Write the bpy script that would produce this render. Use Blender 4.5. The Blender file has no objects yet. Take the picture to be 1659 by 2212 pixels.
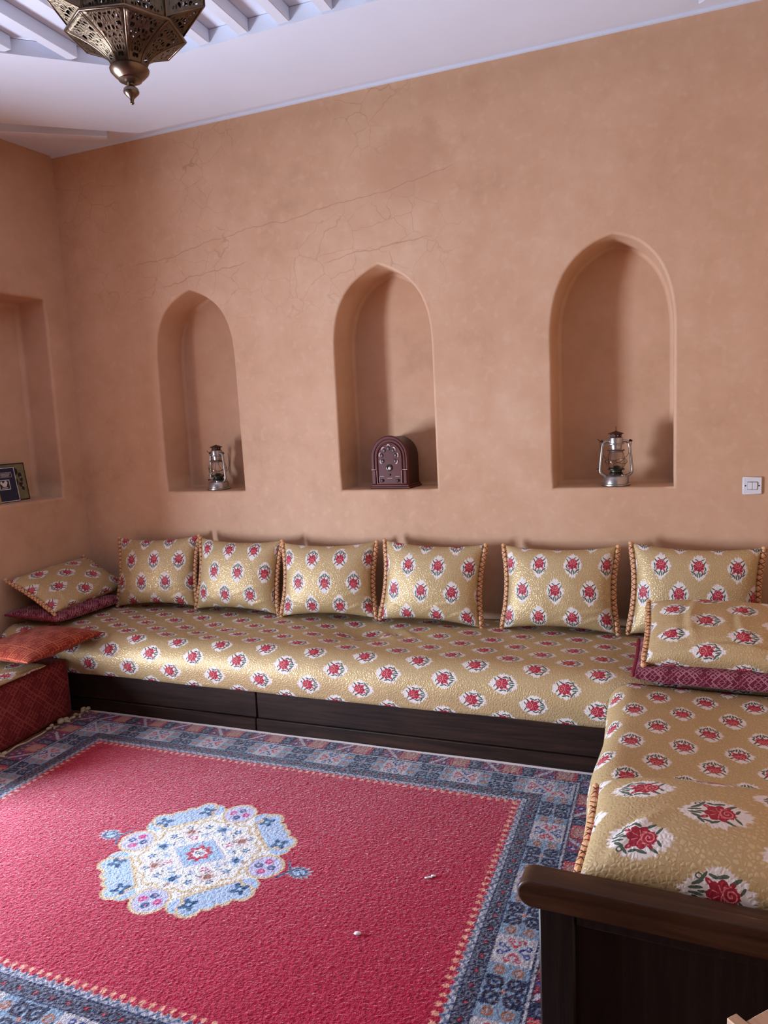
import bpy, math, random
import numpy as np
from mathutils import Vector, Matrix
from mathutils.geometry import tessellate_polygon

random.seed(7); RNG = np.random.default_rng(11)
scene = bpy.context.scene
COL = scene.collection
pi = math.pi

# ---------------------------------------------------------------- numbers of the place (metres)
HC = 3.434                  # upper ceiling plane
SILL = 1.216                # height of the niche sills
BASE_Y = -0.777             # front face of the long sofa's wooden base
LW = -0.095                 # the left wall is not quite square to the back wall
LDIR = Vector((math.sin(LW), -math.cos(LW), 0)); LNOR = Vector((math.cos(LW), math.sin(LW), 0))
RUGZ = 0.014

def srgb(r, g, b):
    def f(c):
        c /= 255.0
        return c / 12.92 if c <= 0.04045 else ((c + 0.055) / 1.055) ** 2.4
    return (f(r), f(g), f(b), 1.0)

# ================================================================= node expressions
class NT:
    """small helper: builds shader nodes from python expressions"""
    def __init__(self, name):
        self.mat = bpy.data.materials.new(name); self.mat.use_nodes = True
        self.t = self.mat.node_tree; self.t.nodes.clear()
        self.out = self.t.nodes.new('ShaderNodeOutputMaterial')
    def n(self, typ, **kw):
        nd = self.t.nodes.new(typ)
        for k, v in kw.items(): setattr(nd, k, v)
        return nd
    def link(self, a, b):
        if isinstance(a, E): a = a.s
        if hasattr(a, 'node'): self.t.links.new(a, b)
        else: b.default_value = a
    def m(self, op, *a, clamp=False):
        nd = self.n('ShaderNodeMath', operation=op); nd.use_clamp = clamp
        for i, x in enumerate(a): self.link(x, nd.inputs[i])
        return E(self, nd.outputs[0])
    def uv(self):
        nd = self.n('ShaderNodeUVMap'); nd.uv_map = 'UVMap'
        return nd.outputs[0]
    def pos(self): return self.n('ShaderNodeNewGeometry').outputs['Position']
    def objco(self): return self.n('ShaderNodeTexCoord').outputs['Object']
    def sep(self, v):
        nd = self.n('ShaderNodeSeparateXYZ'); self.link(v, nd.inputs[0])
        return [E(self, o) for o in nd.outputs]
    def comb(self, x=0., y=0., z=0.):
        nd = self.n('ShaderNodeCombineXYZ')
        for i, q in enumerate((x, y, z)): self.link(q, nd.inputs[i])
        return nd.outputs[0]
    def vm(self, op, a, b=None, scale=None):
        nd = self.n('ShaderNodeVectorMath', operation=op); self.link(a, nd.inputs[0])
        if b is not None: self.link(b, nd.inputs[1])
        if scale is not None: self.link(scale, nd.inputs['Scale'])
        return nd.outputs['Value'] if op in ('LENGTH', 'DISTANCE', 'DOT_PRODUCT') else nd.outputs[0]
    def noise(self, v, scale, detail=2, rough=.5, dist=0., color=False):
        nd = self.n('ShaderNodeTexNoise')
        if v is not None: self.link(v, nd.inputs['Vector'])
        nd.inputs['Scale'].default_value = scale; nd.inputs['Detail'].default_value = detail
        nd.inputs['Roughness'].default_value = rough; nd.inputs['Distortion'].default_value = dist
        return nd.outputs['Color'] if color else E(self, nd.outputs[0])
    def voro(self, v, scale, feature='F1', rand=1.):
        nd = self.n('ShaderNodeTexVoronoi', feature=feature); self.link(v, nd.inputs['Vector'])
        nd.inputs['Scale'].default_value = scale; nd.inputs['Randomness'].default_value = rand
        return nd
    def ss(self, x, a, b, lo=0., hi=1.):
        nd = self.n('ShaderNodeMapRange', interpolation_type='SMOOTHSTEP'); self.link(x, nd.inputs[0])
        for i, q in enumerate((a, b, lo, hi)): nd.inputs[i + 1].default_value = q
        return E(self, nd.outputs[0])
    def mix(self, f, a, b, blend='MIX'):
        nd = self.n('ShaderNodeMix', data_type='RGBA', blend_type=blend)
        self.link(f, nd.inputs[0]); self.link(a, nd.inputs[6]); self.link(b, nd.inputs[7])
        return nd.outputs[2]
    def mixf(self, f, a, b):
        nd = self.n('ShaderNodeMix', data_type='FLOAT')
        self.link(f, nd.inputs[0]); self.link(a, nd.inputs[2]); self.link(b, nd.inputs[3])
        return E(self, nd.outputs[0])
    def ramp(self, x, pts):
        nd = self.n('ShaderNodeValToRGB'); self.link(x, nd.inputs[0]); cr = nd.color_ramp
        while len(cr.elements) < len(pts): cr.elements.new(.5)
        for e, (p, c) in zip(cr.elements, pts): e.position = p; e.color = c
        return nd.outputs[0]
    def mapping(self, v, loc, rot, scale):
        nd = self.n('ShaderNodeMapping', vector_type='TEXTURE'); self.link(v, nd.inputs[0])
        nd.inputs[1].default_value = loc; nd.inputs[2].default_value = rot; nd.inputs[3].default_value = scale
        return nd.outputs[0]
    def bump(self, h, strength=.3, dist=.01, normal=None):
        nd = self.n('ShaderNodeBump'); nd.inputs['Strength'].default_value = strength
        nd.inputs['Distance'].default_value = dist; self.link(h, nd.inputs['Height'])
        if normal is not None: self.link(normal, nd.inputs['Normal'])
        return nd.outputs[0]
    def bsdf(self, **kw):
        nd = self.n('ShaderNodeBsdfPrincipled')
        for k, v in kw.items():
            self.link(v, nd.inputs[{'base': 'Base Color', 'rough': 'Roughness', 'metal': 'Metallic', 'normal': 'Normal',
                'spec': 'Specular IOR Level', 'sheen': 'Sheen Weight', 'sheenr': 'Sheen Roughness', 'trans': 'Transmission Weight',
                'alpha': 'Alpha', 'coat': 'Coat Weight', 'ior': 'IOR', 'aniso': 'Anisotropic', 'sheent': 'Sheen Tint',
                'emit': 'Emission Color', 'emits': 'Emission Strength'}[k]])
        self.t.links.new(nd.outputs[0], self.out.inputs[0])
        return self.mat

class E:
    def __init__(self, t, s): self.t = t; self.s = s
    def __add__(a, b): return a.t.m('ADD', a, b)
    __radd__ = __add__
    def __sub__(a, b): return a.t.m('SUBTRACT', a, b)
    def __rsub__(a, b): return a.t.m('SUBTRACT', b, a)
    def __mul__(a, b): return a.t.m('MULTIPLY', a, b)
    __rmul__ = __mul__
    def __truediv__(a, b): return a.t.m('DIVIDE', a, b)
    def __lt__(a, b): return a.t.m('LESS_THAN', a, b)
    def __gt__(a, b): return a.t.m('GREATER_THAN', a, b)
    def abs(a): return a.t.m('ABSOLUTE', a)
    def fract(a): return a.t.m('FRACT', a)
    def min(a, b): return a.t.m('MINIMUM', a, b)
    def max(a, b): return a.t.m('MAXIMUM', a, b)
    def sin(a): return a.t.m('SINE', a)
    def pw(a, b): return a.t.m('POWER', a, b)
    def clamp(a): return a.t.m('ADD', a, 0., clamp=True)

# ================================================================= materials
def mat_plain(name, col, rough=.5, metal=0., noise_amt=.12, nscale=30., bump=.0, spec=.5, coat=0.):
    t = NT(name); n = t.noise(t.objco(), nscale, 4)
    c = t.mix(n, tuple(list(np.array(col[:3]) * (1 - noise_amt)) + [1.]), tuple(list(np.minimum(np.array(col[:3]) * (1 + noise_amt), 1.)) + [1.]))
    kw = dict(base=c, rough=rough, metal=metal, spec=spec, coat=coat)
    if bump: kw['normal'] = t.bump(n, bump, .004)
    return t.bsdf(**kw)

def mat_tadelakt(cracks=True):
    t = NT('ochre_tadelakt_plaster' if cracks else 'ochre_tadelakt_plaster_plain'); p = t.pos()
    n1 = t.noise(p, 1.1, 1, .6); n2 = t.noise(p, 5.5, 4, .65)
    c = t.ramp(n1 * .5 + n2 * .5, [(.26, srgb(184, 143, 109)), (.44, srgb(203, 160, 126)), (.58, srgb(210, 168, 135)), (.78, srgb(221, 185, 155))])
    if cracks:
        x, y, z = t.sep(p)
        # pale burnished flecks
        fl = t.ss(t.noise(p, 19., 1, .6), .55, .74)
        c = t.mix(fl * .11, c, srgb(232, 206, 182))
        # hairline cracks: distorted cell edges, only in patches of the upper wall
        dn = t.noise(p, 3.2, 3, .6, color=True)
        dv = t.vm('SUBTRACT', dn, (.5, .5, .5))
        pd = t.vm('ADD', p, t.vm('SCALE', dv, scale=.2))
        v2 = E(t, t.voro(pd, 6.2, 'DISTANCE_TO_EDGE').outputs['Distance'])
        hi = t.ss(z, 2.0, 2.6, .0, 1.)
        cr = t.ss(v2, .0, .016, 1., 0.) * t.ss(n1, .44, .58) * hi * t.ss(x, 2.3, 3.0, 1., .12) * .75
        _, wy, wn = t.sep(dv)
        # long wandering cracks across the upper wall
        for (x0, z0, x1, z1) in ((.55, 2.66, 2.75, 2.94), (.75, 2.53, 1.45, 2.60), (1.9, 2.54, 2.6, 2.61)):
            k = (z1 - z0) / (x1 - x0)
            d = (z - (x - x0) * k - z0 - wn * .14).abs()
            cr = cr.max(t.ss(d, .0008, .0042, 1., 0.) * t.ss(x, x0, x0 + .08) * t.ss(x, x1 - .1, x1, 1., 0.) * .9)
        # a darker damp patch with a hard right edge
        ex = (x - 2.46) * 3.2 + (n2 - .5) * 1.2; ez = (z - 2.99) * 4.2 + (n2 - .5) * 1.4
        st = t.ss((ex * ex + ez * ez), .2, 1.1, 1., 0.)
        c = t.mix(st * .3, c, srgb(176, 126, 92))
        c = t.mix(cr * .42, c, srgb(140, 96, 70))
    rough = t.mixf(n2, .5, .68)
    return t.bsdf(base=c, rough=rough, spec=.28, normal=t.bump(t.noise(p, 7.5, 2, .65), .22, .014))

def mat_white(name='white_painted_plaster', col=(222, 227, 239)):
    t = NT(name); p = t.pos(); n = t.noise(p, 3., 4)
    c = t.mix(n, srgb(*[q - 5 for q in col]), srgb(*[min(q + 5, 255) for q in col]))
    return t.bsdf(base=c, rough=.62, spec=.3, normal=t.bump(t.noise(p, 14., 4), .12, .01))

def mat_wood(name, c0, c1, c2, axis=0, rough=.38, gs=9.):
    t = NT(name); p = t.objco()
    sc = [gs * 4] * 3; sc[axis] = gs * .25
    q = t.vm('MULTIPLY', p, tuple(sc))
    g = t.noise(q, 1., 6, .65, .8); big = t.noise(p, 4., 3)
    c = t.ramp(g, [(.3, srgb(*c0)), (.5, srgb(*c1)), (.72, srgb(*c2))])
    c = t.mix(t.ss(big, .45, .7) * .45, c, srgb(*c0))
    wear = t.ss(t.noise(q, 2.3, 4, .7), .66, .76)
    c = t.mix(wear * .35, c, srgb(*[min(255, int(v * 1.6 + 14)) for v in c2]))
    return t.bsdf(base=c, rough=t.mixf(g, rough - .06, rough + .14), spec=.28, normal=t.bump(g, .22, .004))

PX, PY = .172, .28          # repeat of the brocade
def mat_brocade(name='gold_floral_brocade', tone=1.0, cell=98.):
    t = NT(name); uv = t.uv(); u, v, _ = t.sep(uv)
    a = u / PX; b = v / PY
    fa = a.fract() - .5; fb = b.fract() - .5
    ga = (a + .5).fract() - .5; gb = (b + .5).fract() - .5
    inA = (fa.abs() + fb.abs()) < .5
    wob = t.noise(uv, 160., 2, .5, color=True)
    wv = t.vm('SCALE', t.vm('SUBTRACT', wob, (.5, .5, .5)), scale=3.2)
    wx, wy, _ = t.sep(wv)
    x = t.mixf(inA, ga * -1., fa) * (PX * 1000.) + wx
    y = t.mixf(inA, gb, fb) * (PY * 1000.) + wy
    q = t.comb(x, y, 0.)
    ang = t.m('ARCTAN2', y, x)
    def ell(cx, cy, rx, ry, rot=0.):
        return E(t, t.vm('LENGTH', t.mapping(q, (cx * 1.2, cy * 1.2, 0), (0, 0, math.radians(rot)), (rx * 1.2, ry * 1.2, 1.))))
    # white feathered halo
    r = ((x / 46.).abs().pw(1.45) + ((y + 2.) / 66.).abs().pw(1.45)).pw(.7)
    idv = t.mixf(inA, t.m('FLOOR', a + .5) + t.m('FLOOR', b + .5) * 3.1, t.m('FLOOR', a) * 1.7 + t.m('FLOOR', b) * 2.3 + 9.)
    spk = t.noise(t.comb(ang * 5.2, r * .6, idv), 1., 2, .8)
    halo = t.ss(r + (spk - .5) * .75, .94, 1.04, 1., 0.)
    # red blooms and buds: a round rose above, a fan of petals below, buds beside them
    m1 = ell(0, 15, 14, 13, 0)
    an1 = t.m('ARCTAN2', y - 16.8, x); m1 = m1 * (an1 * 5.).sin().abs() * .22 + m1 * .9
    an2 = t.m('ARCTAN2', y - 3., x); rd2 = E(t, t.vm('LENGTH', t.vm('SUBTRACT', q, (0., 2., 0.))))
    lobe = (an2 * 3.5 + .4).sin().abs()
    m2 = rd2 / (lobe * 6. + 20.)
    b1 = ell(-16, -15, 4, 7, -40); b2 = ell(13, -19, 3.6, 6.5, 28); b3 = ell(-15, 17, 3.5, 5.5, 35); b4 = ell(16, 8, 3.5, 6, -60)
    reds = m1.min(m2).min(b1).min(b2).min(b3).min(b4)
    red = reds < 1.
    spiral = ((ell(0, 15, 14, 13, 0) * 2.1 + an1 * .159).fract() - .5).abs()
    ln = t.ss(spiral, .10, .22, 1., 0.) * (m1 < .95)
    ln = ln.max(t.ss(lobe, .12, .34, 1., 0.) * (m1 > .95) * (rd2 > 4.) * (rd2 < 17.))
    ln = ln.max(t.ss((m1 - .98).abs(), .03, .10, 1., 0.) * (y < 14.)).max(t.ss(b1, .25, .45, 1., 0.)).max(t.ss(b2, .25, .45, 1., 0.))
    # grey green leaves and curling tendrils
    G = None
    for e in ((-13, -31, 2.4, 8, 28), (-5, -34, 2.2, 9, 8), (4, -34, 2.2, 9, -6), (12, -31, 2.4, 8, -26), (0, -21, 2.0, 9, 0),
              (-23, -22, 2.2, 7, 55), (22, -25, 2.2, 7, -50), (-25, 4, 2.4, 8, 15), (22, 17, 2.2, 9, -30), (-20, 21, 2.3, 9, 35),
              (24, -4, 2.4, 7, 25), (14, 30, 2., 8, -55), (-24, -9, 2.2, 6, -20), (23, -14, 2., 7, -15), (-9, 31, 2, 6, 60)):
        d = ell(*e); G = d if G is None else G.min(d)
    grn = (G < 1.18).max(t.ss((ell(-22, -29, 4.5, 5, 0) - .8).abs(), .2, .3, 1., 0.))
    # pebbled gold ground
    pv = t.voro(uv, cell, 'DISTANCE_TO_EDGE', .9); pe = E(t, pv.outputs['Distance'])
    cellv = t.ss(pe, .05, .3)
    yarn = t.noise(t.vm('MULTIPLY', uv, (900., 140., 1.)), 1., 2)
    g0 = t.mix(cellv, srgb(184, 156, 108), srgb(208, 184, 138))
    gold = t.mix(yarn * .35, g0, srgb(220, 190, 144))
    c = t.mix(halo, gold, srgb(228, 216, 208))
    c = t.mix(grn, c, srgb(78, 92, 74))
    redc = t.mix(t.noise(q, .12, 2), srgb(136, 24, 44), srgb(180, 42, 62))
    c = t.mix(red, c, t.mix(ln * .95, redc, srgb(228, 130, 126)))
    ground = (1. - halo) * (1. - red)
    c = t.mix(1. - tone, c, srgb(150, 118, 80))
    metal = ground * t.mixf(cellv, .22, .6)
    rough = t.mixf(ground, .55, t.mixf(cellv, .52, .38))
    h = cellv
    return t.bsdf(base=c, rough=rough, metal=metal, spec=.35, normal=t.bump(h, .3, .003))

def mat_embroidered(name, base, thread, P=.11, rough=.72):
    t = NT(name); uv = t.uv(); u, v, _ = t.sep(uv)
    s = (u + v) / P; r = (u - v) / P
    fs = s.fract() - .5; fr = r.fract() - .5
    line = t.ss(fs.abs(), .0, .035, 1., 0.).max(t.ss(fr.abs(), .0, .035, 1., 0.))
    line2 = t.ss((fs.abs() - .17).abs(), .0, .022, 1., 0.).max(t.ss((fr.abs() - .17).abs(), .0, .022, 1., 0.))
    zig = ((s * 7.).fract() - .5).abs() * .22
    zz = t.ss((fr.abs() - .28 - zig * .5).abs(), .0, .022, 1., 0.)
    sm = (((s * 4.).fract() - .5).abs().max(((r * 4.).fract() - .5).abs()))
    box = t.ss((sm - .3).abs(), .03, .09, 1., 0.) * (((s * 1.).fract() > .5) + ((r * 1.).fract() > .5) - 1.).abs()
    dots = t.ss(t.noise(uv, 330., 0), .62, .68) * .4
    th = line.max(line2 * .8).max(zz * .8).max(box * .75).max(dots)
    th = th * t.ss(t.noise(uv, 520., 1), .3, .5, .45, 1.)
    n = t.noise(uv, 30., 4)
    bc = t.mix(n, tuple(list(np.array(base[:3]) * .75) + [1.]), tuple(list(np.array(base[:3]) * 1.2) + [1.]))
    c = t.mix(th * .9, bc, thread)
    return t.bsdf(base=c, rough=rough, spec=.22, sheen=.06, normal=t.bump(t.noise(uv, 600., 1), .3, .002))

def mat_trim():
    t = NT('orange_lattice_braid'); uv = t.uv(); u, v, _ = t.sep(uv)
    # u runs along the cord (metres), v round it (0..1)
    k = u / .027
    d1 = ((k + v * 2.).fract() - .5).abs(); d2 = ((k - v * 2.).fract() - .5).abs()
    l = t.ss(d1.min(d2), .05, .10, 1., 0.)
    n = t.noise(uv, 300., 2)
    c = t.mix(l, t.mix(n, srgb(204, 146, 98), srgb(230, 178, 128)), srgb(92, 26, 26))
    return t.bsdf(base=c, rough=.5, spec=.35, normal=t.bump(d1.min(d2), .8, .006))

def mat_rug():
    t = NT('hand_knotted_wool_pile'); at = t.n('ShaderNodeAttribute'); at.attribute_name = 'knots'
    p = t.pos(); n = t.noise(p, 240., 1, .6); n2 = t.noise(t.vm('MULTIPLY', p, (1., 1.7, 1.)), 105., 1, .7); n3 = t.noise(p, 5., 3)
    c = at.outputs['Color']
    hs = t.n('ShaderNodeHueSaturation'); t.link(t.mixf(n * .5 + n2 * .3 + n3 * .2, .72, 1.26), hs.inputs['Value']); t.link(c, hs.inputs['Color'])
    h = n * .5 + n2 * .9
    return t.bsdf(base=hs.outputs[0], rough=.85, spec=.16, sheen=.6, sheenr=.32, normal=t.bump(h, .6, .006))

def mat_pierced():
    t = NT('pierced_antique_brass'); uv = t.uv(); u, v, _ = t.sep(uv)   # u, v in metres, w/ symmetric u about 0
    q = t.comb(u.abs(), v, 0.)
    vo = t.voro(t.vm('MULTIPLY', q, (1., .62, 1.)), 95., 'DISTANCE_TO_EDGE', .85)
    e = E(t, vo.outputs['Distance'])
    curl = t.noise(q, 120., 2, .5, 1.2)
    hole = t.ss(e + (curl - .5) * .16, .15, .19)
    at = t.n('ShaderNodeAttribute'); at.attribute_name = 'rimdist'       # metres from the sheet's border
    rd = E(t, at.outputs['Fac'])
    hole = hole * (rd > .0115)
    n = t.noise(t.pos(), 60., 3)
    c = t.mix(n, srgb(62, 48, 36), srgb(118, 102, 82))
    nrm = t.bump(e, .5, .003)
    return t.bsdf(base=c, metal=.95, rough=t.mixf(n, .3, .48), alpha=1. - hole, normal=nrm)

def mat_glass():
    t = NT('clear_lamp_glass'); n = t.noise(t.objco(), 40., 2)
    return t.bsdf(base=(.93, .9, .86, 1), rough=t.mixf(n, .02, .06), trans=1., ior=1.45, spec=.5)

M = {}
M['wall'] = mat_tadelakt(); M['plain'] = mat_tadelakt(False)
M['white'] = mat_white()
M['beam'] = mat_white('white_painted_beam', (221, 225, 236))
M['floor'] = mat_plain('terracotta_floor_tile', srgb(140, 84, 60), .55, 0, .25, 8., .1)
M['wood'] = mat_wood('dark_stained_wood', (22, 12, 8), (42, 24, 15), (60, 37, 25), rough=.52)
M['woody'] = mat_wood('dark_stained_wood_crosswise', (22, 12, 9), (42, 24, 16), (60, 37, 25), axis=1)
M['woodz'] = mat_wood('dark_stained_wood_upright', (13, 8, 6), (24, 14, 10), (36, 22, 16), axis=2, rough=.42)
M['rail'] = mat_wood('worn_brown_wood', (42, 24, 13), (62, 37, 21), (84, 53, 31), axis=0, rough=.36)
M['brocade'] = mat_brocade()
M['maroon'] = mat_embroidered('maroon_embroidered_cloth', srgb(96, 8, 32), srgb(206, 140, 150), .13)
M['orange'] = mat_embroidered('orange_red_embroidered_cloth', srgb(126, 32, 14), srgb(206, 112, 70), .16)
M['red'] = mat_embroidered('brick_red_embroidered_cloth', srgb(108, 26, 28), srgb(170, 80, 70), .21)
M['trim'] = mat_trim()
M['cordm'] = mat_plain('maroon_cord', srgb(118, 14, 36), .6, 0, .2, 90., .3)
M['rug'] = mat_rug()
M['fringe'] = mat_plain('cream_wool_yarn', srgb(198, 176, 142), .9, 0, .25, 120., .5)
M['selvedge'] = mat_plain('pale_rug_binding', srgb(206, 190, 184), .85, 0, .12, 200., .4)
M['pierced'] = mat_pierced()
M['brass'] = mat_plain('aged_brass', srgb(116, 98, 82), .3, .95, .25, 40.)
M['tin'] = mat_plain('galvanised_tin', srgb(176, 168, 162), .33, .9, .2, 60.)
M['rust'] = mat_plain('rusted_iron', srgb(74, 40, 28), .6, .5, .35, 70., .2)
M['burner'] = mat_plain('dark_green_brass', srgb(58, 58, 46), .4, .7, .3, 60.)
M['glass'] = mat_glass()
M['bake'] = mat_plain('brown_bakelite', srgb(88, 35, 28), .42, 0, .12, 30., 0, .3)
M['bakedark'] = mat_plain('dark_brown_bakelite', srgb(48, 20, 20), .4, 0, .15, 30.)
M['ivory'] = mat_plain('ivory_inlay', srgb(226, 196, 186), .45, 0, .06)
M['dial'] = mat_plain('smoked_dial_glass', srgb(60, 58, 48), .15, .2, .1)
M['switch'] = mat_plain('white_plastic', srgb(226, 224, 226), .35, 0, .02)
M['groove'] = mat_plain('grey_shadow_gap_plastic', srgb(150, 146, 146), .5, 0, .05)
M['screw'] = mat_plain('dark_screw_head', srgb(60, 54, 52), .4, .6, .1)
M['pale'] = mat_wood('pale_beech', (176, 140, 112), (196, 160, 130), (208, 176, 146), axis=0, rough=.5)
M['redpanel'] = mat_plain('dark_red_woven_seat', srgb(92, 24, 26), .7, 0, .2, 120., .3)
M['paper'] = mat_plain('white_paper_crumb', srgb(240, 236, 236), .7, 0, .03)
M['navy'] = mat_plain('navy_book_cloth', srgb(24, 30, 58), .5, 0, .15, 60.)
M['bookwhite'] = mat_plain('cream_book_print', srgb(214, 206, 198), .6, 0, .06)
M['bookgrey'] = mat_plain('grey_book_print', srgb(140, 132, 128), .6, 0, .1)
M['bookink'] = mat_plain('black_book_print', srgb(26, 24, 24), .5, 0, .1)
M['olive'] = mat_plain('olive_picture_cover', srgb(120, 112, 78), .45, 0, .3, 25.)
M['bookblack'] = mat_plain('black_book_board', srgb(24, 20, 20), .45, 0, .15)
M['mustard'] = mat_plain('mustard_picture_cover', srgb(150, 128, 70), .5, 0, .3, 20.)
M['pages'] = mat_plain('cream_book_pages', srgb(222, 206, 180), .8, 0, .1, 200.)
M['doorwood'] = mat_wood('brown_door_frame_wood', (60, 36, 22), (84, 52, 32), (104, 68, 44), axis=2)

# ================================================================= mesh helpers
def mesh(name, verts, faces, mat, parent=None, smooth=True, uv=None, mats=None, fmat=None):
    verts = np.asarray(verts, np.float32)
    me = bpy.data.meshes.new(name)
    if isinstance(faces, np.ndarray):
        nf, k = faces.shape
        me.vertices.add(len(verts)); me.vertices.foreach_set('co', verts.ravel())
        me.loops.add(nf * k); me.loops.foreach_set('vertex_index', faces.astype(np.int32).ravel())
        me.polygons.add(nf); me.polygons.foreach_set('loop_start', np.arange(0, nf * k, k, dtype=np.int32))
        me.update(calc_edges=True)
    else:
        me.from_pydata([tuple(map(float, q)) for q in verts], [], [tuple(int(i) for i in f) for f in faces]); me.update()
    me.polygons.foreach_set('use_smooth', np.full(len(me.polygons), bool(smooth)))
    if uv is not None:
        uv = np.asarray(uv, np.float32); ul = me.uv_layers.new(name='UVMap')
        li = np.empty(len(me.loops), np.int32); me.loops.foreach_get('vertex_index', li)
        ul.data.foreach_set('uv', uv[li].ravel())
    for mm in (mats or [mat]): me.materials.append(mm)
    if fmat is not None: me.polygons.foreach_set('material_index', np.asarray(fmat, np.int32))
    me.validate(); me.update()
    o = bpy.data.objects.new(name, me); COL.objects.link(o)
    if parent is not None: o.parent = parent
    return o

def thing(name, label, cat, loc=(0, 0, 0), rot=(0, 0, 0), group=None, matrix=None):
    o = bpy.data.objects.new(name, None); COL.objects.link(o); o.empty_display_size = .05
    if matrix is not None: o.matrix_world = matrix
    else: o.location = loc; o.rotation_euler = rot
    tag(o, label, cat, group); return o
def tag(o, label=None, cat=None, group=None, kind=None):
    if label: o['label'] = label
    if cat: o['category'] = cat
    if group: o['group'] = group
    if kind: o['kind'] = kind
    return o

class MB:
    """collects shapes into one mesh"""
    def __init__(s): s.v = []; s.f = []; s.n = 0; s.u = []
    def add(s, v, f, uv=None):
        v = np.asarray(v, float)
        s.v.append(v); s.f += [tuple(int(i) + s.n for i in q) for q in f]
        s.u.append(np.zeros((len(v), 2)) if uv is None else np.asarray(uv, float)); s.n += len(v); return s
    def box(s, lo, hi, bev=.0, mat=None):
        lo = np.array(lo, float); hi = np.array(hi, float); b = min(bev, .45 * float(min(hi - lo)))
        if b <= 0:
            v = [(x, y, z) for x in (lo[0], hi[0]) for y in (lo[1], hi[1]) for z in (lo[2], hi[2])]
            f = [(0, 1, 3, 2), (4, 6, 7, 5), (0, 4, 5, 1), (2, 3, 7, 6), (0, 2, 6, 4), (1, 5, 7, 3)]
        else:
            v = []; idx = {}
            for i in (0, 1):
                for j in (0, 1):
                    for k in (0, 1):
                        c = [(lo, hi)[i][0], (lo, hi)[j][1], (lo, hi)[k][2]]; sg = [1 - 2 * i, 1 - 2 * j, 1 - 2 * k]
                        for a in range(3):       # vertex lying on the face of axis a
                            p = [c[m] + (sg[m] * b if m != a else 0) for m in range(3)]
                            idx[i, j, k, a] = len(v); v.append(p)
            f = []
            def K(t, a): return idx[t[0], t[1], t[2], a]
            for a in range(3):
                o = [m for m in range(3) if m != a]
                for sd in (0, 1):
                    q = []
                    for (p0, p1) in ((0, 0), (1, 0), (1, 1), (0, 1)):
                        tt = [0, 0, 0]; tt[a] = sd; tt[o[0]] = p0; tt[o[1]] = p1; q.append(K(tt, a))
                    f.append(q if (sd == 1) == (a != 1) else q[::-1])
            for a in range(3):               # edges along axis a
                o = [m for m in range(3) if m != a]
                for p0 in (0, 1):
                    for p1 in (0, 1):
                        t0 = [0, 0, 0]; t1 = [0, 0, 0]; t0[a] = 0; t1[a] = 1
                        for tt in (t0, t1): tt[o[0]] = p0; tt[o[1]] = p1
                        q = [K(t0, o[0]), K(t1, o[0]), K(t1, o[1]), K(t0, o[1])]
                        f.append(q if (p0 + p1 + a) % 2 else q[::-1])
            for i in (0, 1):
                for j in (0, 1):
                    for k in (0, 1):
                        q = [idx[i, j, k, 0], idx[i, j, k, 1], idx[i, j, k, 2]]
                        f.append(q if (i + j + k) % 2 else q[::-1])
        v = np.array(v, float)
        if mat is not None: v = np.array([tuple(mat @ Vector(q)) for q in v])
        return s.add(v, f)
    def lathe(s, prof, n=24, c=(0, 0, 0), cap=True):
        v = []; f = []
        for (r, z) in prof:
            for i in range(n):
                a = 2 * pi * i / n; v.append((c[0] + r * math.cos(a), c[1] + r * math.sin(a), c[2] + z))
        for j in range(len(prof) - 1):
            for i in range(n):
                f.append((j * n + i, j * n + (i + 1) % n, (j + 1) * n + (i + 1) % n, (j + 1) * n + i))
        if cap:
            f.append(tuple(range(n))[::-1]); f.append(tuple(range((len(prof) - 1) * n, len(prof) * n)))
        return s.add(v, f)
    def tube(s, pts, r, n=10, closed=False, sx=1., uvs=True):
        P = np.array(pts, float); m = len(P); R = np.full(m, r) if np.isscalar(r) else np.array(r, float)
        T = np.gradient(P, axis=0) if not closed else np.roll(P, -1, 0) - np.roll(P, 1, 0)
        T /= np.linalg.norm(T, axis=1)[:, None] + 1e-12
        up = np.array([0, 0, 1.]) if abs(T[0][2]) < .9 else np.array([1., 0, 0])
        v = []; uv = []; L = 0; nrm = up - T[0] * (up @ T[0]); nrm /= np.linalg.norm(nrm)
        for i in range(m):
            if i: L += np.linalg.norm(P[i] - P[i - 1])
            nrm = nrm - T[i] * (nrm @ T[i]); nrm /= np.linalg.norm(nrm) + 1e-12
            bi = np.cross(T[i], nrm)
            for k in range(n + 1):
                a = 2 * pi * k / n; v.append(P[i] + R[i] * (nrm * math.cos(a) * sx + bi * math.sin(a))); uv.append((L, k / n))
        f = []
        for i in range(m if closed else m - 1):
            for k in range(n):
                j = ((i + 1) % m) * (n + 1); f.append((i * (n + 1) + k, i * (n + 1) + k + 1, j + k + 1, j + k))
        if not closed: f += [tuple(range(n))[::-1], tuple(range((m - 1) * (n + 1), (m - 1) * (n + 1) + n))]
        return s.add(v, f, uv)
    def ball(s, c, r, n=10, sc=(1, 1, 1)):
        prof = [(max(math.sin(pi * j / n), 1e-4), -math.cos(pi * j / n)) for j in range(n + 1)]
        v = []; f = []; k = 2 * n
        for (a, z) in prof:
            for i in range(k):
                t = 2 * pi * i / k; v.append((c[0] + r * sc[0] * a * math.cos(t), c[1] + r * sc[1] * a * math.sin(t), c[2] + r * sc[2] * z))
        for j in range(n):
            for i in range(k): f.append((j * k + i, j * k + (i + 1) % k, (j + 1) * k + (i + 1) % k, (j + 1) * k + i))
        return s.add(v, f)
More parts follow.
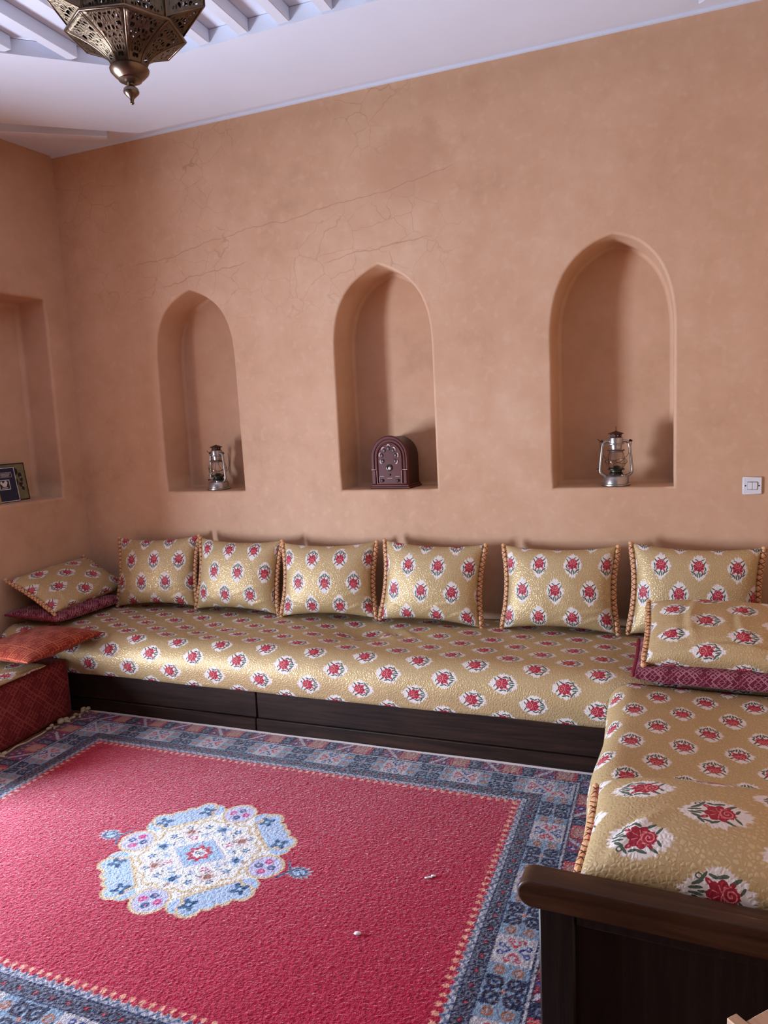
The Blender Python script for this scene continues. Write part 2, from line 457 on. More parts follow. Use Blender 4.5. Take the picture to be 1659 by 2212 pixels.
    def prism(s, loop, d, axis=1):
        """loop of (a,b) extruded from d[0] to d[1] along axis"""
        n = len(loop)
        def pt(a, b, c): return {0: (c, a, b), 1: (a, c, b), 2: (a, b, c)}[axis]
        v = [pt(a, b, d[0]) for a, b in loop] + [pt(a, b, d[1]) for a, b in loop]
        f = [(i, (i + 1) % n, n + (i + 1) % n, n + i) for i in range(n)] + [tuple(range(n))[::-1], tuple(range(n, 2 * n))]
        return s.add(v, f)
    def go(s, name, mat, parent=None, smooth=False, angle=None):
        o = mesh(name, np.concatenate(s.v), s.f, mat, parent, smooth or angle is not None, np.concatenate(s.u))
        fix(o)
        if angle is not None: o.data.set_sharp_from_angle(angle=math.radians(angle))
        return o

import bmesh
def fix(o):
    bm = bmesh.new(); bm.from_mesh(o.data); bmesh.ops.recalc_face_normals(bm, faces=bm.faces); bm.to_mesh(o.data); bm.free(); o.data.update()

def gridfaces(nu, nv, wu=False, wv=False):
    """vertex (i,j) -> i*nv+j"""
    I, J = np.meshgrid(np.arange(nu if wu else nu - 1), np.arange(nv if wv else nv - 1), indexing='ij')
    I = I.ravel(); J = J.ravel(); I2 = (I + 1) % nu; J2 = (J + 1) % nv
    return np.stack([I * nv + J, I2 * nv + J, I2 * nv + J2, I * nv + J2], 1)

def waves(x, y, seed, n=14, f0=3., f1=14.):
    """cheap smooth noise: a sum of sines of random direction"""
    r = np.random.default_rng(seed); o = 0.
    for k in range(n):
        a = r.uniform(0, 2 * pi); f = f0 * (f1 / f0) ** (k / max(n - 1, 1)); o = o + np.sin(f * (x * math.cos(a) + y * math.sin(a)) + r.uniform(0, 6.28)) / (1 + k * .35)
    return o / 3.

# ================================================================= camera
def camera():
    f, yaw, pit, rol = 1581.671, .3713, -.1252, -.0466
    fw = Vector((-math.sin(yaw) * math.cos(pit), math.cos(yaw) * math.cos(pit), math.sin(pit)))
    rt = Vector((math.cos(yaw), math.sin(yaw), 0)); up = rt.cross(fw)
    R = math.cos(rol) * rt + math.sin(rol) * up; U = -math.sin(rol) * rt + math.cos(rol) * up
    m = Matrix((R, U, -fw)).transposed().to_4x4(); m.translation = Vector((3.7734, -3.98, 1.62))
    cd = bpy.data.cameras.new('camera'); cd.sensor_fit = 'VERTICAL'; cd.sensor_height = 36.; cd.lens = f / 2212. * 36.
    cd.clip_start = .05
    co = bpy.data.objects.new('camera', cd); COL.objects.link(co); co.matrix_world = m; scene.camera = co
camera()

# ================================================================= the room
def flatwall(name, outer, holes, place, extra=None, mat='wall'):
    """a plane polygon with holes (2D) mapped into space by place(a,b,d); extra: list of (verts,faces) already in space"""
    polys = [[Vector((a, b, 0)) for a, b in outer]] + [[Vector((a, b, 0)) for a, b in h] for h in holes]
    tri = tessellate_polygon(polys); flat = [q for p in polys for q in p]
    mb = MB(); mb.add([place(q.x, q.y, 0.) for q in flat], tri)
    sm = [False] * len(tri)
    for v, f, s in (extra or []):
        mb.add(v, f); sm += [s] * len(f)
    o = mesh(name, np.concatenate(mb.v), mb.f, None, mats=[M[mat], M['plain']], fmat=[0] * len(tri) + [1] * (len(mb.f) - len(tri)))
    o.data.polygons.foreach_set('use_smooth', np.array(sm)); o['kind'] = 'structure'
    return o

def offset(loop, d):
    """move every point of a counter-clockwise closed loop inward by d"""
    P = np.array(loop, float); A = np.roll(P, 1, 0); B = np.roll(P, -1, 0)
    def nr(u): n = np.stack([-u[:, 1], u[:, 0]], 1); return n / (np.linalg.norm(n, axis=1)[:, None] + 1e-9)
    n1 = nr(P - A); n2 = nr(B - P); n = n1 + n2; n /= np.linalg.norm(n, axis=1)[:, None] + 1e-9
    c = np.clip((n * n1).sum(1), .5, 1); return P + n * (d / c)[:, None]

def niche_shell(loop, depth, place, rb=.014, rback=.02):
    """jambs, soft edges and back of a recess; loop counter-clockwise; returns hole loop + shell pieces"""
    rings = []
    for k in range(5):
        t = k / 4 * pi / 2; rings.append((-rb * (1 - math.sin(t)), rb * (1 - math.cos(t))))
    for k in range(5):
        t = k / 4 * pi / 2; rings.append((rback * (1 - math.cos(t)), depth - rback * (1 - math.sin(t))))
    n = len(loop); v = []; f = []
    for (off, d) in rings:
        v += [place(a, b, d) for a, b in offset(loop, off)]
    for j in range(len(rings) - 1):
        for i in range(n): f.append((j * n + i, j * n + (i + 1) % n, (j + 1) * n + (i + 1) % n, (j + 1) * n + i))
    lastl = offset(loop, rings[-1][0])
    tri = tessellate_polygon([[Vector((a, b, 0)) for a, b in lastl]])
    return [tuple(q) for q in offset(loop, -rb)], [(v, f, True), ([place(a, b, depth) for a, b in lastl], [tuple(t) for t in tri], False)]

def arch(x0, x1, xc, zc, zs, lean, blunt):
    """pointed arch, counter-clockwise from the lower left corner. lean: the jambs open slightly upward"""
    L = []
    def bez(p0, p1, p2, p3, n):
        for i in range(1, n + 1):
            t = i / n; L.append(tuple((1 - t) ** 3 * np.array(p0) + 3 * (1 - t) ** 2 * t * np.array(p1) + 3 * (1 - t) * t * t * np.array(p2) + t ** 3 * np.array(p3)))
    for i in range(13): L.append((x0 + (x1 - x0) * i / 12, SILL))
    for i in range(1, 9): L.append((x1 - lean * i / 8, SILL + (zs - SILL) * i / 8))
    w = x1 - x0
    bez((x1 - lean, zs), (x1 - lean * 1.3, zs + .31), (xc + w * .29, zc - blunt), (xc, zc), 16)
    bez((xc, zc), (xc - w * .29, zc - blunt), (x0, zs + .31), (x0, zs), 16)
    for i in range(1, 8): L.append((x0, zs + (SILL - zs) * i / 8))
    return L

def back_wall():
    pl = lambda a, b, d: (a, d, b)
    holes = []; ex = []
    for (x0, x1, xc, zc, zs, lean, bl) in ((.702, 1.287, .982, 2.480, 2.03, .010, .062), (1.962, 2.556, 2.253, 2.488, 2.02, .004, .068), (3.207, 3.807, 3.518, 2.488, 2.00, 0., .036)):
        h, e = niche_shell(arch(x0, x1, xc, zc, zs, lean, bl), .265, pl); holes.append(h); ex += e
    flatwall('wall_back', [(-.02, 0), (4.54, 0), (4.54, HC), (-.02, HC)], holes, pl, ex)
back_wall()

LNICHE = .26
def lpt(s, z, off=0.): q = LDIR * s + LNOR * off; return (q.x, q.y, z)     # a point of the left wall's plane, off = into the room
def left_wall():
    pl = lambda a, b, d: lpt(-a, b, -d)         # a = -s so that the loop runs counter-clockwise seen from the room
    s0, s1 = .175, 1.30
    L = []
    for i in range(20): L.append((-s1 + (s1 - s0) * i / 20, 1.205))
    for i in range(12): L.append((-s0, 1.205 + (2.497 - 1.205) * i / 12))
    for i in range(20): L.append((-s0 - (s1 - s0) * i / 20, 2.497))
    for i in range(12): L.append((-s1, 2.497 - (2.497 - 1.205) * i / 12))
    h, ex = niche_shell(L, LNICHE, pl, .018, .03)
    d0, d1, dz = DOOR
    dl = [(-d1, .02), (-d0, .02), (-d0, dz), (-d1, dz)]
    # door reveal
    v = []
    for dd in (0., .3): v += [pl(a, b, dd) for a, b in dl]
    ex.append((v, [(0, 1, 5, 4), (1, 2, 6, 5), (2, 3, 7, 6), (3, 0, 4, 7)], False))
    flatwall('wall_left', [(-4.6, 0), (.02, 0), (.02, HC), (-4.6, HC)], [h, dl], pl, ex, 'plain')
DOOR = (2.15, 3.25, 2.12)
left_wall()
X1 = 4.52; Y1 = -4.5
def plain_wall(name, pts):
    mb = MB(); mb.add(pts, [(0, 1, 2, 3)]); o = mb.go(name, M['darkwall'] if name == 'wall_front' else M['plain']); o['kind'] = 'structure'; return o
plain_wall('wall_right', [(X1, 0, 0), (X1, Y1, 0), (X1, Y1, HC), (X1, 0, HC)])
M['darkwall'] = mat_plain('dark_fill_cutting_wall', srgb(62, 44, 34), .6, 0, .2, 5.)  # unseen front wall gets an invented dark surface to cut the fill light
plain_wall('wall_front', [(-.5, Y1, 0), (X1, Y1, 0), (X1, Y1, HC), (-.5, Y1, HC)])
fl = MB().box((-.75, Y1 - .05, -.1), (X1 + .05, .3, 0.)).go('floor', M['floor']); fl['kind'] = 'structure'

def ceiling():
    o = MB().box((-.6, Y1 - .05, HC), (X1 + .1, .3, HC + .08)).go('ceiling', M['white']); o['kind'] = 'structure'
    # dropped flat band: octagonal ring, its corners cut so that little triangles of the upper ceiling show
    d = .070; z0 = HC - d
    xl, xr, yb, yf = .06, 4.30, -.20, -4.25
    outer = [(.86, yb), (3.775, yb), (4.30, -.655), (xr, -3.8), (3.775, yf), (.86, yf), (.02, -3.8), (.29, -.67)]
    inner = [(1.335, -.865), (3.27, -.865), (3.72, -1.32), (3.72, -3.2), (3.27, -3.66), (1.335, -3.66), (.84, -3.2), (.84, -1.31)]
    v = [(a, b, z) for z in (z0, HC - .002) for a, b in outer + inner]; n = 8; f = []
    for i in range(n):
        j = (i + 1) % n
        f += [(i, j, n + j, n + i), (2 * n + i, 2 * n + j, 3 * n + j, 3 * n + i), (i, j, 2 * n + j, 2 * n + i), (n + i, n + j, 3 * n + j, 3 * n + i)]
    mb = MB(); mb.add(v, f); o = mb.go('trim_1', M['white']); o['kind'] = 'structure'
    tag(o, 'flat white octagonal ceiling band around the beamed centre')
    k = 2
    def beam(p, q, w=.055, h=.062):
        nonlocal k
        p = Vector(p); q = Vector(q); dd = (q - p); L = dd.length; a = math.atan2(dd.y, dd.x)
        m = Matrix.Translation((p.x, p.y, 0)) @ Matrix.Rotation(a, 4, 'Z')
        o = MB().box((0, -w / 2, HC - h), (L, w / 2, HC - .001), .003, m).go('trim_%d' % k, M['beam']); o['kind'] = 'structure'; k += 1
    for i in range(13):
        x = .953 + i * .2075
        def yin(x, top):
            e = 0.
            if x < 1.335: e = 1.335 - x
            if x > 3.27: e = x - 3.27
            e *= .91
            return -.868 - e if top else -3.657 + e
        beam((x, yin(x, False), 0), (x, yin(x, True), 0))
    # little beams in the corner triangles
    beam((.11, -.56, 0), (.625, -.19, 0), .05, .055)
    beam((3.915, -.17, 0), (4.44, -.60, 0), .05, .055)
    # thin pale cornice line where wall and ceiling meet
    o = MB().box((-.01, -.012, HC - .012), (X1, .004, HC)).go('trim_%d' % k, M['white']); o['kind'] = 'structure'
ceiling()

def door():
    d0, d1, dz = DOOR
    t = bpy.data.objects.new('door_1', None); COL.objects.link(t); t['kind'] = 'structure'
    mb = MB()
    rot = Matrix.Rotation(math.atan2(LNOR.y, LNOR.x), 4, 'Z')
    def bx(s0, s1, z0, z1, o0, o1, m):
        # box in wall coordinates
        pts = [lpt(s, z, o) for s in (s0, s1) for o in (o0, o1) for z in (z0, z1)]
        m.add(pts, [(0, 1, 3, 2), (4, 6, 7, 5), (0, 4, 5, 1), (2, 3, 7, 6), (0, 2, 6, 4), (1, 5, 7, 3)])
    for s0, s1, z0, z1 in ((d0, d0 + .05, .02, dz), (d1 - .05, d1, .02, dz), (d0, d1, dz - .05, dz)): bx(s0, s1, z0, z1, -.26, -.18, mb)
    mb.go('door_frame', M['doorwood'], t)
door()

# ================================================================= light: daylight through the courtyard door
def area(name, loc, rot, sx, sy, power, col):
    l = bpy.data.lights.new(name, 'AREA'); l.shape = 'RECTANGLE'; l.size = sx; l.size_y = sy; l.energy = power; l.color = col
    o = bpy.data.objects.new(name, l); COL.objects.link(o); o.location = loc; o.rotation_euler = rot; return o
ds = (DOOR[0] + DOOR[1]) / 2
q = lpt(ds, .64, -.30)
dn = Vector((LNOR.x, LNOR.y, 0)); ar = area('door_daylight', q, (0, 0, 0), 1.20, 1.04, 330, (.67, .785, 1.0))
ar.rotation_euler = (-dn).to_track_quat('Z', 'X').to_euler()
w = bpy.data.worlds.new('sky'); scene.world = w; w.use_nodes = True
bg = w.node_tree.nodes['Background']; bg.inputs[0].default_value = (.78, .88, 1., 1); bg.inputs[1].default_value = .35

scene.view_settings.view_transform = 'Standard'; scene.view_settings.look = 'None'
scene.view_settings.gamma = 1.; scene.view_settings.use_curve_mapping = False
scene.view_settings.exposure = 0.38
scene.cycles.use_denoising = True; scene.cycles.use_adaptive_sampling = True; scene.cycles.adaptive_threshold = .05; scene.cycles.time_limit = 1150
scene.cycles.max_bounces = 8; scene.cycles.diffuse_bounces = 3; scene.cycles.glossy_bounces = 3
scene.cycles.transmission_bounces = 8; scene.cycles.transparent_max_bounces = 12
scene.cycles.caustics_reflective = False; scene.cycles.sample_clamp_indirect = 6.
#@@PART2

# ================================================================= the rug
def rug_colours(X, Y):
    """albedo of every knot. X, Y in metres"""
    fx0, fx1, fy0, fy1 = .985, 3.205, -2.505, -1.108
    lin = lambda r, g, b: np.array(srgb(r, g, b)[:3])
    FIELD = lin(176, 15, 54); BLUE = lin(126, 146, 166); PALE = lin(176, 172, 178); CREAM = lin(184, 176, 178)
    NAVY = lin(34, 38, 72); DARK = lin(50, 36, 56); RED = lin(186, 42, 62); ROYAL = lin(44, 66, 128); SALMON = lin(182, 128, 112)
    MAROON = lin(118, 34, 56); PEACH = lin(232, 158, 130); BROWN = lin(158, 104, 82); GREY = lin(106, 110, 126); SLATE = lin(84, 94, 124)
    C = np.empty(X.shape + (3,)); C[:] = FIELD
    def put(mask, col): C[mask] = col
    cl = np.maximum
    # distance outside the red field and the coordinate along each side
    dx = np.maximum(fx0 - X, X - fx1); dy = np.maximum(fy0 - Y, Y - fy1)
    t = np.maximum(dx, dy); along = np.where(dx > dy, Y, X)
    # a shared midline so the repeats are centred
    s = np.where(dx > dy, Y - (fy0 + fy1) / 2, X - (fx0 + fx1) / 2)
    tri = lambda q, P: np.abs((q / P) % 1. - .5) * 2.           # 1 at the ends, 0 in the middle of a repeat
    cell = lambda q, P: ((q / P) % 1. - .5) * P                # local coordinate of a repeat
    # peach flowerets that reach into the field
    pc = cell(s, .0345)
    put((t > -.026) & (t < .004) & (np.abs(pc) < .003 + .006 * np.clip((t + .026) / .02, 0, 1) * (np.abs(((t + .03) / .012) % 1. - .5) < .34)), PEACH)
    put((t > -.022) & (t < -.013) & (np.abs(pc) < .0085), PEACH)
    # zigzag of blue on pale
    put(t > .004, PALE)
    zz = tri(s, .0345) * .017
    put((t > .002) & (t < .026) & (np.abs(t - .006 - zz) < .0042), SLATE)
    put((t > -.004) & (t < .006) & (tri(s, .0345) < .35), SLATE)
    put((t > .023) & (t < .030), NAVY)
    # narrow dense stripe
    a = (t > .030) & (t < .076); put(a, GREY)
    c1 = cell(s, .062); c2 = cell(s + .031, .062); tm = t - .053
    put(a & (np.hypot(c1, tm) < .0125), DARK); put(a & (np.hypot(c1, tm) < .005), RED)
    r2 = np.hypot(c2 * .8, tm); put(a & (np.abs(r2 - .013) < .0035), DARK); put(a & (r2 < .006), NAVY)
    put(a & (np.abs(np.abs(tm) - .0165 - .003 * np.sin(s * 180)) < .0028) & (tri(s, .0155) > .35), DARK)
    put((t > .074) & (t < .081), NAVY)
    # broad main border
    a = (t > .081) & (t < .206); put(a, BLUE); tm = t - .1435
    P = .335; m = cell(s, P)
    b = a & (np.abs(m) < .062); put(b, CREAM)
    def hooks(mask, u, v, ca, cb, sc=1., th=.0052):
        for k, (du, dv, col) in enumerate(((0, 1, ca), (0, -1, ca), (1, 0, cb), (-1, 0, cb))):
            # a heart shaped hook: two curled arms opening away from the centre
            al = u * du + v * dv; ac = np.abs(u * dv - v * du)
            al = al / sc; ac = ac / sc
            put(mask & (np.abs(np.abs(al - .014) * .9 + 0. - ac * 1.05) < th) & (al > .012) & (al < .036), col)
            put(mask & (np.abs(np.hypot(al - .040, ac - .0165) - .0085) < th * .62) & (al > .034), col)
    hooks(b, m, tm, ROYAL, RED)
    put(b & (np.hypot(m, tm) < .007), PALE)
    for sg in (-1, 1):                                            # brown rings on light blue
        mm = m - sg * .088
        for tv in (-.028, .028):
            rr = np.hypot(mm * .9, (tm - tv)); put(a & (np.abs(rr - .0125) < .0045), BROWN); put(a & (rr < .005), SALMON)
    n = cell(s + P / 2, P); d = a & (np.abs(n) < .056)              # dark scrolling flower
    for sg in (-1, 1):
        for tg in (-1, 1):
            rr = np.hypot(n - sg * .030, tm - tg * .030); put(d & (np.abs(rr - .020) < .0068), DARK); put(d & (rr < .010), GREY); put(d & (rr < .006), NAVY)
            put(d & (np.hypot(n - sg * .046, tm - tg * .050) < .0115), NAVY)
    put(d & (np.abs(np.abs(n) - np.abs(tm)) < .0055), NAVY); put(d & (np.hypot(n, tm) < .008), SALMON)
    for tg in (-1, 1): put(d & (np.abs(np.hypot(n, tm - tg * .045) - .009) < .004), NAVY)
    # guard lines
    put((t > .204) & (t < .211), NAVY); put((t >= .211) & (t < .219), PALE); put((t >= .219) & (t < .226), DARK)
    # outer border of blocks
    a = (t >= .226) & (t < .322); put(a, MAROON); tm = t - .272; P = .245; m = (s / P) % 1.
    put(a & (m < .33), SALMON); put(a & (m < .33) & ((np.abs(m - .165) > .125) | (np.abs(tm) > .034)) & (tri(s, .02) > .4), RED)
    d = a & (m >= .36) & (m < .58); put(d, NAVY); mm = (m - .47) * P
    put(d & (np.abs(np.hypot(mm, np.abs(tm) - .018) - .012) < .0042), GREY); put(d & (np.hypot(mm, tm) < .006), SALMON)
    d = a & (m >= .61) & (m < .98); mm = (m - .795) * P
    put(d, lin(136, 40, 66)); sgn = np.where((np.floor(s / P) % 2) > 0, 1., -1.)
    put(d & (np.abs(mm * sgn + tm * .85) < .010), PALE)
    for (u0, v0) in ((.022, .026), (-.022, -.026)):
        rr = np.abs(mm * sgn - u0) + np.abs(tm - v0); put(d & (rr < .022), ROYAL); put(d & (rr < .009), PEACH)
    put(a & ((m > .33) & (m < .36)), RED); put(a & ((m > .58) & (m < .61)), DARK)
    # outermost stripe
    put((t >= .318) & (t < .324), NAVY); b = t >= .324; put(b, MAROON); put(b & (tri(s, .034) > .55), SALMON); put(t > .338, lin(86, 52, 78))
    # ---------------------------------------------------------------- medallion
    cx, cy = 2.112, -1.822; u = X - cx; v = Y - cy; R = np.hypot(u, v); th = np.arctan2(v, u)
    GOLD = lin(214, 188, 146); WHITE = lin(236, 232, 226); SKY = lin(168, 194, 222); LILAC = lin(196, 192, 222); TEAL = lin(44, 84, 124); PINK = lin(206, 70, 128)
    fold = lambda a0, n: (th - a0 + pi / n) % (2 * pi / n) - pi / n        # angle inside the nearest of n sectors
    f4 = fold(0., 4); l1 = np.hypot(R * np.cos(f4) - .288, R * np.sin(f4) * 1.0) - .070        # four round lobes on the axes
    g4 = fold(pi / 4, 4); bx = np.abs(R * np.cos(g4) - .287) - .052; by = np.abs(R * np.sin(g4)) - .105
    scal = .012 * np.abs(np.sin(R * np.sin(g4) * 60.)) * (R * np.cos(g4) > .29)
    bar = np.maximum(bx - scal, by)
    horn = np.hypot(R * np.cos(g4) - .315, np.abs(R * np.sin(g4)) - .092) - .042
    bar = np.minimum(bar, horn)
    f8 = fold(pi / 8, 8); sc8 = np.hypot(R * np.cos(f8) - .305, R * np.sin(f8)) - .045
    core = R - .312
    whole = np.minimum.reduce([l1, bar, sc8, core])
    put(whole < 0, GOLD); put(whole < -.010, WHITE)
    put((sc8 < -.006), SKY); put((sc8 < -.026), LILAC)
    put(bar < .004, GOLD); put(bar < -.010, SKY)
    pb = R * np.sin(g4); rb = R * np.cos(g4) - .290
    put((bar < -.012) & (np.sin(pb * 240) * np.sin(rb * 260) > .45), LILAC)
    fl = np.hypot(rb, np.abs(pb) - .088); ang = np.arctan2(np.abs(pb) - .088, rb)
    put((fl < .026 + .011 * np.cos(ang * 4)), TEAL); put(fl < .008, SKY)
    put(l1 < .003, GOLD); put(l1 < -.009, LILAC)
    ul = R * np.cos(f4) - .288; vl = R * np.sin(f4)
    for (a0, b0, col) in ((.026, 0, TEAL), (-.026, 0, TEAL), (0, .03, PINK), (0, -.03, PINK)):
        rr = np.hypot(ul - a0, vl - b0); put((l1 < -.009) & (np.abs(rr - .0105) < .005), col); put((l1 < -.009) & (rr < .004), PINK)
    # cream ground with scattered sprigs
    inner = (R < .222); edge = np.abs(R - .222 - .010 * np.cos(th * 16)) < .006
    put(edge & (bar > 0) & (l1 > 0), GOLD); put((R < .214 + .010 * np.cos(th * 16)), WHITE)
    put((np.abs(R - .232) < .004) & (bar > .0) & (l1 > 0.) & (np.sin(th * 40) > 0), GOLD)
    def sprig(rad, a0, n, r1, col, c2):
        f = fold(a0, n); a = R * np.cos(f) - rad; b = R * np.sin(f); rr = np.hypot(a, b); an = np.arctan2(b, a)
        put(rr < r1 * (.78 + .3 * np.cos(an * 5)), col); put(rr < r1 * .42, c2)
    sprig(.165, pi / 4, 4, .036, lin(216, 186, 180), BROWN); sprig(.165, 0, 4, .034, SKY, TEAL)
    sprig(.178, pi / 8, 8, .016, TEAL, SKY); sprig(.122, pi / 8, 8, .018, SKY, LILAC); sprig(.115, pi / 4, 4, .016, PINK, WHITE)
    sprig(.197, pi / 4, 4, .014, TEAL, WHITE); sprig(.198, 0, 4, .013, BROWN, GOLD)
    put((np.abs(R - .143 - .012 * np.sin(th * 12)) < .0032) & (np.sin(th * 24) > -.2), SLATE)
    dia = np.abs(u) * .82 + np.abs(v); put(dia < .098, SKY); put((np.abs(dia - .094) < .004), LILAC)
    put((dia < .09) & (np.sin(u * 230) * np.sin(v * 230) > .5), lin(150, 178, 216))
    st = R * (1 + .16 * np.cos(th * 8)); put(st < .045, RED); put(st < .030, PINK); put(st < .0265, WHITE); put(np.abs(np.hypot(np.abs(u) - .009, v) - .006) < .0026, SLATE)
    # pendants on the long axis
    for sg in (-1, 1):
        a = sg * u - .405; b = v - .004
        put((np.hypot((a - .022) * .75, b) < .032 + .006 * np.cos(np.arctan2(b, a - .022) * 14)), PALE)
        put((np.hypot((a - .020) * .75, b) < .024), SKY); put((np.abs(np.hypot((a - .020) * .75, b) - .022) < .0045), SLATE)
        put((np.abs(np.abs(b) + (a + .034) * 1.6 - .030) < .009) & (a > -.048) & (a < -.008), SLATE)
        put((np.abs(b - .010 * np.sin(a * 130)) < .004) & (a > 0) & (a < .042), NAVY)
    return C

def rug():
    x0, x1, y0, y1 = .615, 3.565, -2.862, -.792; st = .004
    xs = np.arange(x0, x1 + 1e-6, st); ys = np.arange(y0, y1 + 1e-6, st)
    X, Y = np.meshgrid(xs, ys, indexing='ij')
    jx = RNG.normal(0, .0010, X.shape); jy = RNG.normal(0, .0010, X.shape)
    C = rug_colours(X + jx, Y + jy)
    C *= RNG.normal(1., .07, X.shape)[..., None]
    # bits of lint and pale specks caught in the pile
    lint = RNG.random(X.shape) < .0006; C[lint] = (.62, .42, .42)
    C = np.clip(C, 0, 1)
    Z = RUGZ + RNG.normal(0, .0007, X.shape) + .0016 * waves(X, Y, 3, 8, 4., 22.)
    edge = np.minimum.reduce([X - x0, x1 - X, Y - y0, y1 - Y]); Z = np.where(edge < .010, .004 + (Z - .004) * np.clip(edge / .010, 0, 1) ** .5, Z)
    t = thing('rug', 'red hand-knotted rug with pale blue medallion and patterned border on the floor', 'rug', (2.09, -1.82, 0))
    v = np.stack([X - 2.09, Y + 1.82, Z], -1).reshape(-1, 3)
    o = mesh('pile', v, gridfaces(len(xs), len(ys)), M['rug'], t, True, np.stack([X, Y], -1).reshape(-1, 2))
    ca = o.data.color_attributes.new('knots', 'FLOAT_COLOR', 'POINT')
    ca.data.foreach_set('color', np.concatenate([C.reshape(-1, 3), np.ones((X.size, 1))], 1).astype(np.float32).ravel())
    L = MB().tube([(q - 2.09, -.787 + 1.82 + .002 * math.sin(q * 9), .009) for q in np.linspace(x0, 3.56, 60)], .0085, 8).go('selvedge', M['selvedge'], t, True)
    L['label'] = 'pale bound selvedge'
    # knotted cream fringe along the short left end
    mb = MB(); r = random.Random(5)
    mb.tube([(.602 - 2.09 + .004 * math.sin(y * 60), y + 1.82, .010 + .003 * math.sin(y * 33)) for y in np.linspace(-.80, -2.85, 150)], .0055, 6)
    for y in np.arange(-.80, -2.86, -.085):
        k = r.uniform(.8, 1.4)
        if r.random() < .25: continue
        for q in range(r.randint(2, 4)):
            px = .600 + r.uniform(-.008, .018); py = y + r.uniform(-.03, .03)
            mb.ball((px - 2.09, py + 1.82, .014 + r.uniform(0, .012)), .011 * k, 5, (1., 1.5, .9))
        e = r.uniform(.02, .045)
        mb.tube([(.600 - 2.09, y + 1.82, .018), (.612 - 2.09 + e * .5, y + 1.82 + r.uniform(-.02, .02), .021), (.61 - 2.09 + e, y + 1.82 + r.uniform(-.03, .03), .019)], .006, 6)
    mb.go('fringe', M['fringe'], t, True)['label'] = 'knotted cream yarn fringe'
    for (x, y, kind) in ((2.867, -2.053, 0), (2.995, -1.717, 1)):
        m = MB()
        if kind == 0: m.ball((0, 0, .004), .010, 6, (1.2, .7, .45)); lab = 'small white seed-like crumb alone on the red rug field'
        else:
            m.box((-.013, -.003, .0), (.004, .004, .004), .001); m.box((.010, .006, .0), (.026, .014, .004), .001); m.box((.001, 0, .0), (.014, .009, .0022), .0008); lab = 'bent scrap of white paper on the rug near its right border'
        o = m.go('paper_scrap', M['paper'], None, True); o.location = (x, y, RUGZ + .002); o.rotation_euler = (0, 0, .35); tag(o, lab, 'scrap')
rug()

# ================================================================= long sofa along the back wall
def mattress(name, parent, L0, L1, depth, ztop, zlow, rad, axis, front, mat, seed, vdir, dent=None, slope=0.):
    """soft slab. axis 0: runs along X with its front towards -Y (front = y of the front face);
       axis 1: runs along Y with its front towards -X"""
    prof = []; back = depth
    prof += [(back, zlow), (back, zlow + .05), (back, ztop - .03 + slope), (back - .01, ztop - .006 + slope), (back - .03, ztop + slope)]
    for k in range(1, 26): prof.append((back - .03 + (rad - back + .03) * k / 26, ztop + slope * (1 - k / 26)))
    for k in range(0, 13):
        a = k / 12 * pi / 2; prof.append((rad * (1 - math.sin(a)), ztop - rad * (1 - math.cos(a))))
    for k in range(1, 6): prof.append((.004 * k / 5, ztop - rad + (zlow - ztop + rad) * k / 5))
    prof += [(.012, zlow - .006), (.08, zlow - .003), (depth * .5, zlow - .001)]
    P = np.array(prof); nv = len(P)
    seg = np.linalg.norm(np.diff(np.vstack([P, P[:1]]), axis=0), axis=1); arc = np.concatenate([[0], np.cumsum(seg)])[:nv]
    nu = int(abs(L1 - L0) / .02) + 2
    ll = np.linspace(L0, L1, nu)
    Lg, Dg = np.meshgrid(ll, P[:, 0], indexing='ij'); Zg = np.broadcast_to(P[:, 1], Lg.shape).copy()
    Ag = np.broadcast_to(arc, Lg.shape).copy()
    # outward normal of the profile, for puckers
    tn = np.roll(P, -1, 0) - np.roll(P, 1, 0); tn /= np.linalg.norm(tn, axis=1)[:, None]; nd = -tn[:, 1]; nz = tn[:, 0]
    if (nz[len(prof) // 3]) < 0: nd, nz = -nd, -nz
    top = np.clip((P[:, 1] - zlow - .0) / .05, 0, 1)
    W = waves(Lg, Ag, seed, 12, 3., 16.) * .0075 + waves(Lg, Ag, seed + 1, 10, 18., 50.) * .0018
    if dent: W = W + dent(Lg, Dg)
    W = W * top
    hang = (P[:, 1] < zlow + .02) & (P[:, 0] < .05)
    W2 = np.where(hang, waves(Lg, Lg * 0, seed + 4, 6, 4., 15.) * .006, 0.)
    Dg = Dg + nd * W; Zg = Zg + nz * W + W2
    if axis == 0: V = np.stack([Lg, front + Dg, Zg], -1); UV = np.stack([Ag, -Lg], -1)
    else: V = np.stack([front + Dg, Lg, Zg], -1); UV = np.stack([Ag, -Lg], -1)
    f = gridfaces(nu, nv, False, True)
    o = mesh(name, V.reshape(-1, 3), f, mat, parent, True, UV.reshape(-1, 2))
    # closed ends
    bm = bmesh.new(); bm.from_mesh(o.data); bm.verts.ensure_lookup_table()
    uvl = bm.loops.layers.uv.active
    for i in (0, nu - 1):
        fc = bm.faces.new([bm.verts[i * nv + j] for j in range(nv)]); fc.smooth = False
        for lp in fc.loops: lp[uvl].uv = (lp.vert.co[1 - axis], lp.vert.co.z)
    bmesh.ops.recalc_face_normals(bm, faces=bm.faces); bm.to_mesh(o.data); bm.free()
    return o

